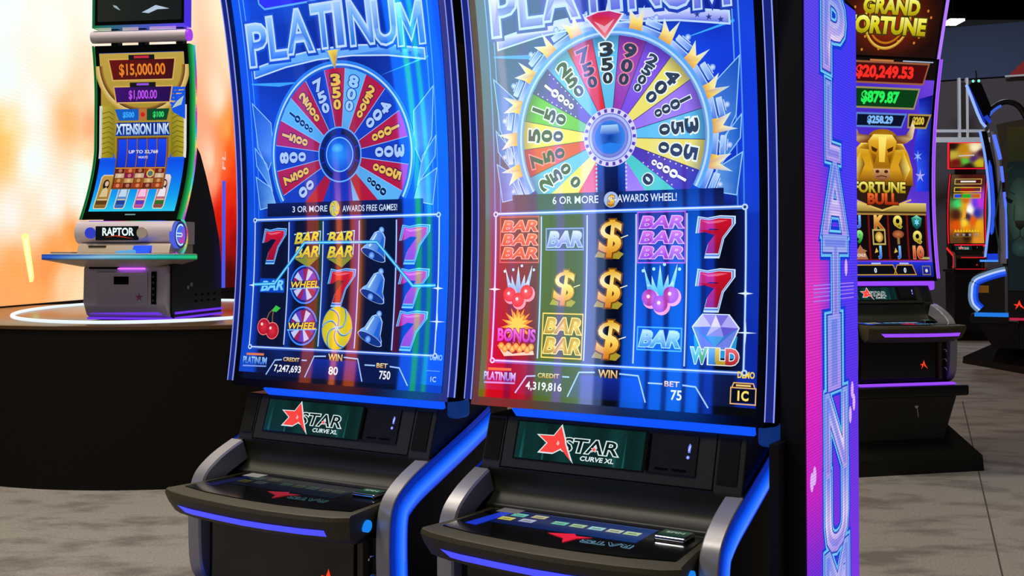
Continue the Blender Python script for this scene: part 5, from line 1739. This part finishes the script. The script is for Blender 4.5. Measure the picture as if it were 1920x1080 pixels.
A.build('display', M['screen'], rf, slab=20)

# topper screen
mb = MB(); mb.box(-0.262, 0.262, -0.03, 0.03, 1.622, 2.30)
rt = mb.build('topper', M['gloss'], rp)
A = plane_art((-0.245, -0.0315, 1.645), (1, 0, 0), (0, 0, 1))
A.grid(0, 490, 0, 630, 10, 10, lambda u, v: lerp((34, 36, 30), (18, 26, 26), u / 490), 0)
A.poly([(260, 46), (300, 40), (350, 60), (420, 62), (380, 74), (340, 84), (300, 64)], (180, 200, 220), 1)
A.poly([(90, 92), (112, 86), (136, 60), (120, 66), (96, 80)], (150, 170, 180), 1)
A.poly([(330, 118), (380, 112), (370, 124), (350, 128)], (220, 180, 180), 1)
A.build('topper_display', M['screen'], rt)
mb = MB()
for x0, x1, z0, z1, c0, c1 in ((-0.27, 0.27, 1.610, 1.624, (20, 110, 60), (90, 60, 230)), (-0.275, -0.262, 1.61, 2.3, (14, 96, 60), (14, 96, 60)), (0.262, 0.275, 1.61, 2.3, (70, 50, 220), (70, 50, 220))):
    for y0 in (-0.034,):
        mb.face([(x0, y0, z0), (x1, y0, z0), (x1, y0, z1), (x0, y0, z1)], 0, [c0, c1, c1, c0])
        mb.face([(x1, y0, z0), (x1, 0.03, z0), (x1, 0.03, z1), (x1, y0, z1)], 0, c1)
        mb.face([(x0, y0, z0), (x0, 0.03, z0), (x1, 0.03, z0), (x1, y0, z0)], 0, [c0, c0, c1, c1])
mb.build('topper_light', M['screen_dim'], rt)
# tube bar between the screens with a glowing end cap
mb = MB(); mb.tube([(-0.292, 0, 1.566), (-0.288, 0, 1.566), (0.268, 0, 1.566)], [0.026, 0.035, 0.035], 20)
bar = mb.build('tube_bar', M['rap'], rp, smooth=True)
mb = MB(); mb.tube([(0.268, 0, 1.566), (0.284, 0, 1.566)], [0.035, 0.033], 20); mb.build('end_cap', glow('cap_magenta', (160, 60, 230), 1.0), bar)
for x in (-0.16, 0.0, 0.22):
    mb = MB(); mb.box(x - 0.02, x + 0.02, 0.0, 0.05, 1.49, 1.66); mb.build('support_post', M['dark'], rp)
# head bar with the name plate
mb = MB(); prof = [(-0.13 + 0.055 * math.cos(a), 0.475 + 0.062 * math.sin(a)) for a in [R(90 + 180 * i / 14) for i in range(15)]] + [(0.1, 0.413), (0.1, 0.537)]
mb.prism_x(prof, -0.285, 0.27)
hb = mb.build('head_bar', M['rap'], rp, smooth=True, bevel=0)
A = plane_art((-0.285, -0.1365, 0.534), (1, 0, 0), (0, -0.8, 0.6))
A.grid(60, 500, -6, 8, 30, 1, lambda u, v: mix([(60, (60, 50, 220)), (160, (150, 60, 220)), (250, (190, 60, 90)), (330, (40, 170, 80)), (420, (30, 130, 230)), (500, (30, 90, 200))], u), 0)
A.build('top_light', M['screen_dim'], hb)
A = plane_art((-0.16, -0.1875, 0.432), (1, 0, 0), (0, 0, 1))
A.rect(0, 245, 0, 76, (6, 14, 14), 0); A.text('RAPTOR', 128, 46, 40, (230, 248, 248), w=176, bold=0.03, l=2)
A.poly([(50, 16), (110, 22), (220, 8), (120, 28)], (190, 50, 20), 1)
A.build('name_plate', M['screen_dim'], hb)
mb = MB(); mb.disc((-0.19, -0.186, 0.472), 0.030, 'y', 24, th=0.012); mb.build('corner_light', glow('plate_blue', (40, 60, 200), 0.9), hb)
mb = MB(); mb.disc((0.105, -0.186, 0.472), 0.030, 'y', 24, th=0.012); mb.build('corner_light', M['tan'], hb)
mb = MB(); mb.disc((0.272, -0.115, 0.462), 0.072, 'x', 32, th=0.03); hd = mb.build('end_disc', glow('disc_blue', (70, 90, 220), 1.0), hb)
A = plane_art((0.2885, -0.115, 0.462), (0, 1, 0), (0, 0, 1))
A.grid(-44, 44, -44, 44, 4, 8, lambda u, v: lerp((200, 60, 170), (60, 110, 240), min(1, max(0, (v - u) / 88 + 0.6))), 1)
A.ring(0, 0, 50, 58, (200, 244, 255), 2, 60, 300, 40)
A.line([(-52, 8), (10, 8), (18, 0), (10, -8), (-52, -8)], 6, (200, 244, 255), 3)
A.ring(0, 0, 62, 72, (30, 40, 70), 2, 0, 360, 40)
A.build('disc_mark', M['screen_dim'], hd)
mb = MB(); rr = []
for i in range(25):
    a = R(-120 + 210 * i / 24); rr.append((0.276, -0.10 + 0.092 * math.cos(a), 0.455 + 0.095 * math.sin(a)))
for i in range(24):
    p, q = Vector(rr[i]), Vector(rr[i + 1])
    c = mix([(0, (190, 70, 230)), (0.3, (60, 200, 180)), (0.5, (230, 200, 90)), (0.65, (230, 60, 120)), (0.85, (60, 220, 200)), (1, (40, 200, 160))], i / 23)
    d = Vector((0.0, 0.0, 0.0)); cen = Vector((0.276, -0.10, 0.455))
    po, qo = cen + (p - cen) * 1.12, cen + (q - cen) * 1.12
    mb.face([p, q, qo, po], 0, c); mb.face([po, qo, qo - Vector((0.02, 0, 0)), po - Vector((0.02, 0, 0))], 0, c)
mb.build('arc_light', M['screen_dim'], hb)
# sloping apron and button deck
mb = MB(); mb.prism_x([(-0.17, 0.416), (-0.185, 0.40), (-0.20, 0.362), (0.1, 0.362), (0.1, 0.416)], -0.262, 0.262)
ap = mb.build('apron', M['tan'], rp, bevel=0.004)
mb = MB(); mb.box(-0.20, -0.10, -0.193, -0.18, 0.399, 0.404); mb.build('coin_slot', M['groove'], ap)
mb = MB(); mb.prism_x([(-0.22, 0.36), (-0.245, 0.364), (-0.22, 0.404), (-0.18, 0.404)], 0.075, 0.16); mb.build('card_reader', M['blue'], ap)
dk = [(-0.45, -0.15), (-0.40, -0.30), (-0.30, -0.385), (0.0, -0.40), (0.20, -0.40), (0.245, -0.385), (0.30, -0.20), (0.33, 0.0), (-0.42, 0.0)]
mb = MB(); mb.loft([[(x * s, y * s2, z) for x, y in dk] for s, s2, z in ((0.62, 0.55, 0.29), (0.94, 0.93, 0.322), (0.995, 0.995, 0.328), (0.995, 0.995, 0.357), (0.98, 0.98, 0.361))])
rdk = mb.build('deck', M['tan'], rp, smooth=True)
mb = MB(); edge = dk[:8]; L_ = [0]
for a, b in zip(edge, edge[1:]):
    L_.append(L_[-1] + (Vector(b) - Vector(a)).length)
ecol = lambda t: mix([(0, (30, 70, 190)), (0.25, (50, 100, 210)), (0.42, (150, 200, 235)), (0.6, (120, 200, 220)), (0.72, (30, 190, 190)), (1, (40, 210, 120))], t)
for i in range(7):
    (x0, y0), (x1, y1) = edge[i], edge[i + 1]
    c0, c1 = ecol(L_[i] / L_[-1]), ecol(L_[i + 1] / L_[-1])
    for z0, z1, k0, k1 in ((0.329, 0.343, 0.35, 1.0), (0.343, 0.357, 1.0, 0.6)):
        mb.face([(x0 * 1.003, y0 * 1.003, z0), (x1 * 1.003, y1 * 1.003, z0), (x1 * 1.003, y1 * 1.003, z1), (x0 * 1.003, y0 * 1.003, z1)], 0,
                [lerp((0, 0, 0), c0, k0), lerp((0, 0, 0), c1, k0), lerp((0, 0, 0), c1, k1), lerp((0, 0, 0), c0, k1)])
mb.build('deck_light', M['screen_dim'], rdk)
mb = MB(); mb.box(-0.40, -0.28, -0.22, -0.12, 0.36, 0.37); mb.build('button_pad', M['silver'], rdk)
mb = MB(); mb.tube([(0.02, -0.30, 0.364), (0.12, -0.30, 0.366)], [0.012, 0.016], 10); mb.build('spin_button', glow('button_sky', (90, 170, 225), 0.9), rdk)
# body: silver front, black side and back
mb = MB(); mb.prism_x([(-0.13, 0.30), (-0.16, 0.29), (-0.165, 0.10), (-0.13, 0.03), (-0.10, 0.012), (0.05, 0.012), (0.05, 0.30)], -0.245, 0.232)
rb = mb.build('body', M['rap'], rp, bevel=0.012)
mb = MB(); mb.box(-0.158, 0.128, -0.171, -0.16, 0.085, 0.262); rd = mb.build('body_door', M['rap'], rb, bevel=0.003)
mb = MB(); mb.box(-0.062, 0.022, -0.1735, -0.169, 0.196, 0.238); mb.build('bill_slot', M['groove'], rd)
A = plane_art((0.082, -0.1722, 0.128), (1, 0, 0), (0, 0, 1)); A.star(0, 0, 9, 26, 5, (196, 92, 130), 0); A.build('star_mark', M['print'], rd)
mb = MB(); mb.box(-0.205, -0.04, -0.172, -0.155, 0.278, 0.30); mb.build('vent_strip', M['groove'], rb)
mb = MB(); mb.box(-0.22, 0.20, -0.285, -0.265, 0.3115, 0.3155); mb.build('under_light', glow('under_violet', (120, 95, 255), 7.0), rdk)
mb = MB(); mb.box(-0.04, 0.11, -0.174, -0.158, 0.277, 0.284); mb.build('door_light', glow('door_magenta', (175, 80, 240), 2.5), rb)
mb = MB(); mb.box(0.15, 0.176, -0.172, -0.155, 0.09, 0.265); pc = mb.build('port_column', M['groove'], rb)
for i in range(5):
    mb = MB(); mb.disc((0.163, -0.1735, 0.11 + 0.032 * i), 0.007, 'y', 12, th=0.004); mb.build('port', M['chrome'], pc)
mb = MB(); mb.prism_x([(-0.10, 0.012), (-0.12, 0.05), (-0.12, 0.30), (-0.05, 0.42), (0.03, 0.55), (0.06, 0.95), (0.14, 1.0), (0.23, 0.93), (0.312, 0.81), (0.42, 0.62), (0.50, 0.45), (0.534, 0.30), (0.534, 0.012)], -0.235, 0.245)
rh = mb.build('rear_housing', M['dark'], rp, bevel=0.004)
mb = MB()
for i in range(4):
    for j in range(2):
        mb.box(0.2445, 0.2465, 0.16 + 0.085 * i, 0.19 + 0.085 * i, 0.09 + 0.035 * j, 0.102 + 0.035 * j)
mb.build('side_vent', M['groove'], rh)
mb = MB(); mb.box(0.2445, 0.2475, 0.06, 0.085, 0.165, 0.185); mb.box(0.2445, 0.2475, 0.10, 0.13, 0.18, 0.2); mb.build('side_sticker', M['sticker'], rh)
for z in (0.012, 0.04):
    mb = MB(); mb.tube([(-0.235, -0.128, z), (0.17, -0.135, z), (0.22, -0.12, z - 0.002), (0.252, -0.07, z), (0.255, 0.52, z)], 0.0065, 8)
    mb.build('base_light', glow('base_violet', (112, 50, 235), 1.0), rb)
mb = MB(); mb.box(0.246, 0.262, 0.535, 0.548, 0.16, 0.80); mb.build('rear_light', glow('rear_blue', (70, 90, 235), 1.0), rh)

# ------------------------------------------------------------------ blue-edged machine seen from its side, far right
sm = thing('slot_machine', 'tall slot machine seen from its side with curved blue edge lights', 'slot machine', (4.75, 11.0, 0), R(-24))


def L5(P):
    return [(x - 4.75, z) for x, z in P]


mb = MB(); mb.prism_y(L5([(4.625, 2.908), (4.676, 2.96), (4.759, 2.939), (4.851, 2.684), (4.819, 2.526), (4.787, 2.488), (4.745, 2.6)]), 0.06, 0.72)
top = mb.build('topper', M['gloss'], sm)
mb = MB(); mb.tube([(x, 0.0, z) for x, z in L5([(4.619, 2.919), (4.667, 2.785), (4.722, 2.621), (4.759, 2.53), (4.796, 2.483)])], 0.014, 8); mb.build('edge_light', glow('pale_blue_line', (150, 185, 255), 1.0), top)
mb = MB(); mb.prism_y(L5([(4.621, 2.908), (4.639, 2.927), (4.796, 2.538), (4.778, 2.469)]), 0.005, 0.06); mb.build('edge_light', glow('deep_blue', (20, 50, 190), 0.8), top)
for x in (4.682, 4.735):
    mb = MB(); mb.disc((x - 4.75, 0.05, 2.962), 0.013, 'y', 12, th=0.02); mb.build('signal_light', glow('aqua', (120, 235, 215), 1.2), top)
mb = MB(); mb.tube([(-0.04, 0.2, 2.94), (-0.04, 0.2, 3.04), (-0.045, 0.2, 3.09)], 0.008, 6); mb.build('antenna', M['dark'], top)
mb = MB()
pr = L5([(4.745, 2.447), (4.773, 2.299), (4.796, 2.147), (4.821, 1.898), (4.831, 1.661), (4.823, 1.499), (4.81, 1.392), (4.784, 1.166)])
bk = L5([(4.892, 1.166), (4.909, 1.392), (4.911, 1.714), (4.876, 2.091), (4.805, 2.444)])
mb.prism_y(pr + bk, 0.05, 0.72)
sc = mb.build('screen_frame', M['gloss'], sm, smooth=True)
mb = MB(); mb.tube([(x - 0.004, 0.02, z) for x, z in smooth_path(pr, 3)], 0.012, 8); mb.build('edge_light', glow('pale_blue_edge', (120, 165, 255), 1.0), sc)
mb = MB(); mb.tube([(x + 0.03, 0.02, z) for x, z in smooth_path(pr[2:7], 3)], [0.004] + [0.016] * 11 + [0.004], 8); mb.build('edge_light', glow('mid_blue_edge', (40, 80, 235), 1.0), sc)
mb = MB(); mb.box(0.05, 0.15, 0.0, 0.3, 1.135, 1.20); mb.build('screen_foot', glow('foot_blue', (14, 60, 220), 0.9), sm)
mb = MB(); mb.box(-0.02, 0.15, 0.0, 0.3, 1.118, 1.138); mb.build('foot_light', glow('foot_sky', (70, 150, 250), 1.0), sm)
sv = L5([(4.842, 2.436), (4.864, 2.435), (4.919, 2.143), (4.937, 1.874), (4.973, 1.596), (4.978, 1.391), (4.978, 1.1), (4.923, 1.1), (4.923, 1.391), (4.91, 1.746), (4.892, 2.095)])
mb = MB(); mb.prism_y(sv, 0.02, 0.6); ra = mb.build('rear_spine', M['silver'], sm)
for P in ([(4.872, 2.40), (4.93, 2.149)], [(4.94, 2.08), (4.955, 1.92)], [(4.965, 1.82), (4.985, 1.62), (4.99, 1.393), (4.99, 1.15)]):
    mb = MB(); mb.tube([(x, 0.012, z) for x, z in L5(P)], 0.018, 8); mb.build('spine_light', glow('spine_blue', (86, 120, 255), 1.0), ra)
# arm loop and lower cabinet
ap5 = smooth_path(L5([(4.958, 1.077), (4.90, 1.064), (4.796, 1.03), (4.672, 0.974), (4.623, 0.899), (4.612, 0.818), (4.612, 0.738), (4.635, 0.663), (4.695, 0.599)]), 4)
mb = MB(); mb.prism_y(ap5 + L5([(4.958, 0.606)]), 0.03, 0.72)
lo = mb.build('lower_cabinet', M['dark'], sm)
for off, rad, c in ((-0.020, 0.013, (96, 130, 160)), (-0.042, 0.010, (190, 205, 255)), (-0.066, 0.016, (40, 100, 245)), (-0.090, 0.013, (16, 60, 200))):
    P = offset_path(ap5, off)
    mb = MB(); mb.tube([(x, 0.025, z) for x, z in P], rad, 8); mb.build('arm_light', glow('arm_glow_%d' % int(rad * 1000 + c[0]), c, 1.0), lo)
A = plane_art((4.690 - 4.75, 0.0285, 0.806), (1, 0, 0), (0, 0, 1)); A.rect(0, 120, 0, 72, (214, 140, 20), 0)
for k in range(4):
    A.rect(10, 108, 12 + 14 * k, 16 + 14 * k, (150, 96, 16), 1)
A.build('warning_label', M['print'], lo)
mb = MB(); mb.box(-0.075, 0.24, 0.0, 0.05, 0.565, 0.605); mb.build('base_light', glow('base_sky', (28, 120, 226), 1.0), sm)
mb = MB(); mb.box(-0.115, 0.24, 0.0, 0.75, 0.50, 0.565)
mb.build('shelf', M['black'], sm)
mb = MB(); mb.loft([[(a, y0, z), (b_, y0, z), (b_, 0.72, z), (a, 0.72, z)] for a, b_, y0, z in ((0.10, 0.328, 0.05, 0.25), (-0.06, 0.328, 0.02, 0.50))])
stn = mb.build('stand', M['black'], sm)
pl = thing('base_platform', 'black sloped base platform on the carpet under the far right machines', 'platform', (4.75, 11.0, 0), R(-24))
mb = MB(); ft = [(0.386, 0.0), (0.08, 0.53), (-0.218, 1.03), (-0.12, 1.25), (1.6, 1.3), (1.6, -0.10)]
pf = lambda d: [(x + d * (0.9 - x) * 0.3, y + d * (0.55 - y) * 0.45) for x, y in ft]
mb.loft([[(x, y, z) for x, y in pf(d)] for z, d in ((0, 0), (0.07, 0.02))]); mb.build('plinth', M['dark'], pl)
mb = MB(); mb.loft([[(x, y, z) for x, y in pf(d)] for z, d in ((0.07, 0.02), (0.25, 1.0))]); mb.build('slope', M['black'], pl)
# hoop over the two machines
mb = MB(); hp = smooth_path([(4.80 - 4.75, 2.56), (4.85 - 4.75, 2.67), (4.97 - 4.75, 2.74), (5.09 - 4.75, 2.70), (5.165 - 4.75, 2.58), (5.17 - 4.75, 2.52)], 4)
mb.tube([(x, 0.10, z) for x, z in hp], 0.028, 8); ho = mb.build('hoop', M['dark'], sm, smooth=True)
mb = MB(); mb.tube([(x + 0.004, 0.075, z - 0.032) for x, z in hp[1:8]], 0.014, 8); mb.build('hoop_light', glow('hoop_blue', (60, 100, 220), 0.9), ho)
mb = MB(); mb.tube([(0.045, 0.05, 2.60), (0.09, 0.05, 2.53)], 0.02, 8); mb.build('hoop_light', glow('hoop_deep_blue', (30, 60, 190), 0.9), ho)

# dark end cabinet with a dim lion picture
lc = thing('slot_machine', 'dark slot machine with a dim lion face on its panel above a red lit mark', 'slot machine', (4.75 + 0.4613, 11.0 - 0.2054, 0), R(-24))
mb = MB(); mb.prism_y([(-0.36, 2.50), (-0.12, 2.54), (0.32, 2.56), (0.34, 1.07), (-0.265, 1.07), (-0.27, 1.7), (-0.31, 2.15)], -0.03, 0.03)
pn = mb.build('lion_panel', paint('panel_brown', (62, 54, 34), 0.5), lc)
A = plane_art((-0.265, -0.0315, 0.83), (1, 0, 0), (0, 0, 1))
A.grid(2, 560, 0, 1290, 12, 20, lambda u, v: lerp((18, 28, 30), (32, 52, 44), max(0, 1 - math.hypot((u - 110) / 260, (v - 840) / 420))), 0)
A.rect(2, 560, 1290, 1640, (34, 36, 20), 0, top=(44, 40, 20))
A.circle(112, 800, 120, (58, 80, 68), 1, 24, ry=330, edge=(30, 46, 42))
A.poly([(60, 700), (165, 700), (150, 640), (112, 600), (74, 640)], [(34, 36, 28), (34, 36, 28), (20, 20, 14), (10, 10, 8), (20, 20, 14)], 2)
A.line([(112, 600), (112, 540), (60, 505)], 8, (14, 22, 22), 2); A.line([(112, 540), (168, 505)], 8, (14, 22, 22), 2)
A.circle(112, 430, 80, (44, 66, 66), 1, 20, ry=90, edge=(26, 42, 42))
for sx in (-1, 1):
    A.poly([(112 + sx * 60, 900), (112 + sx * 130, 940), (112 + sx * 120, 890), (112 + sx * 80, 870)], (8, 12, 12), 2)
    A.line([(112 + sx * 40, 960), (112 + sx * 150, 1020)], 10, (20, 34, 34), 2)
    A.line([(112 + sx * 50, 860), (112 + sx * 55, 700)], 10, (28, 42, 38), 2)
    A.line([(112 + sx * 170, 1100), (112 + sx * 230, 700), (112 + sx * 190, 400)], 14, (30, 44, 34), 2)
    A.line([(112 + sx * 140, 1180), (112 + sx * 60, 1240)], 12, (30, 42, 30), 2)
A.build('lion_picture', M['screen_dim'], pn)
mb = MB(); mb.box(-0.265, 0.34, 0.0, 0.5, 0.56, 1.07); mb.box(-0.31, 0.34, 0.04, 0.5, 1.07, 2.5)
lb = mb.build('cabinet', M['black'], lc)
mb = MB(); mb.box(-0.262, 0.34, -0.02, 0.0, 0.56, 0.826); ld = mb.build('body_door', M['black'], lb)
A = plane_art((-0.166, -0.0215, 0.687), (1, 0, 0), (0, 0, 1)); red_a_logo(A, 0, 0, 92, 1); A.build('lit_mark', M['screen_dim'], ld)
mb = MB(); mb.box(-0.255, -0.06, -0.035, -0.005, 0.535, 0.56); mb.build('base_light', glow('base_rose', (190, 30, 70), 0.9), lb)
mb = MB(); mb.box(-0.17, 0.30, 0.06, 0.46, 0.25, 0.56); mb.build('stand', M['black'], lc)

# ------------------------------------------------------------------ unseen glowing panels, added to streak the two curved screens with reflections
def reflect_panel(name, label, y, w, cols, x=-3.6, yaw=90, zr=(1.12, 1.68), ramp=(0.44, 0.56)):
    t = thing(name, label, 'display', (x, y, 0), R(yaw), group=None)
    mb = MB(); mb.box(-w / 2 - 0.008, w / 2 + 0.008, 0.0, 0.10, 0.06, zr[1] + 0.05); bd = mb.build('reflect_panel_body', M['black'], t)
    mb = MB(); mb.box(-w / 2, w / 2, -0.2, 0.3, 0.0, 0.06); mb.build('foot', M['dark'], t)
    A = plane_art((-w / 2, -0.002, zr[0]), (1, 0, 0), (0, 0, 1))
    Hh = (zr[1] - zr[0]) * 1000
    W = w * 1000
    u = 0
    for frac, low, high in cols:
        A.grid(u, u + frac * W, 0, Hh, 1, 50, lambda a, b, low=low, high=high: lerp(low, high, min(1, max(0, (b / Hh - ramp[0]) / (ramp[1] - ramp[0])))), 0)
        u += frac * W
    A.build('picture', M['reflect_panel'], bd)
    return t


reflect_panel('unseen_reflect_panel', 'unseen blue and green panel, added for reflections in the red and blue wheel screen', 1.62, 1.30,
      [(0.08, (10, 40, 150), (10, 60, 190)), (0.10, (10, 70, 210), (10, 90, 240)), (0.02, (20, 150, 120), (30, 190, 140)), (0.03, (10, 80, 190), (10, 90, 220)), (0.025, (20, 160, 100), (40, 200, 140)),
       (0.06, (10, 80, 220), (10, 100, 250)), (0.20, (2, 12, 46), (4, 20, 70)), (0.05, (150, 60, 20), (40, 40, 80)), (0.04, (10, 14, 40), (6, 18, 66)), (0.025, (170, 80, 40), (30, 50, 120)), (0.08, (4, 12, 40), (5, 24, 80)),
       (0.05, (120, 50, 30), (20, 50, 120)), (0.24, (4, 10, 40), (8, 40, 120))])
reflect_panel('unseen_reflect_panel', 'unseen panel of red, olive and white bands, added for reflections in the rainbow screen', 0.465, 0.95,
      [(0.07, (40, 50, 110), (60, 80, 120)), (0.10, (100, 100, 190), (120, 135, 190)), (0.15, (70, 90, 16), (100, 130, 100)), (0.06, (110, 70, 150), (110, 130, 150)), (0.14, (80, 96, 14), (100, 135, 100)), (0.06, (140, 10, 36), (110, 130, 116)),
       (0.11, (196, 0, 30), (104, 138, 112)), (0.05, (150, 0, 50), (150, 160, 150)), (0.13, (214, 0, 24), (116, 146, 110)), (0.07, (110, 110, 16), (120, 140, 70)), (0.06, (150, 60, 20), (170, 40, 30))])
reflect_panel('unseen_reflect_panel', 'unseen blue banded panel, added for reflections at the right of the rainbow screen', -0.52, 0.74,
      [(f, tuple(0.28 * x for x in c), c) for f, c in ((0.10, (8, 50, 170)), (0.06, (6, 30, 110)), (0.14, (12, 100, 240)), (0.05, (5, 28, 100)), (0.16, (16, 108, 244)), (0.06, (6, 38, 126)),
       (0.13, (14, 104, 244)), (0.05, (6, 38, 130)), (0.25, (14, 98, 238)))], ramp=(0.55, 0.63))
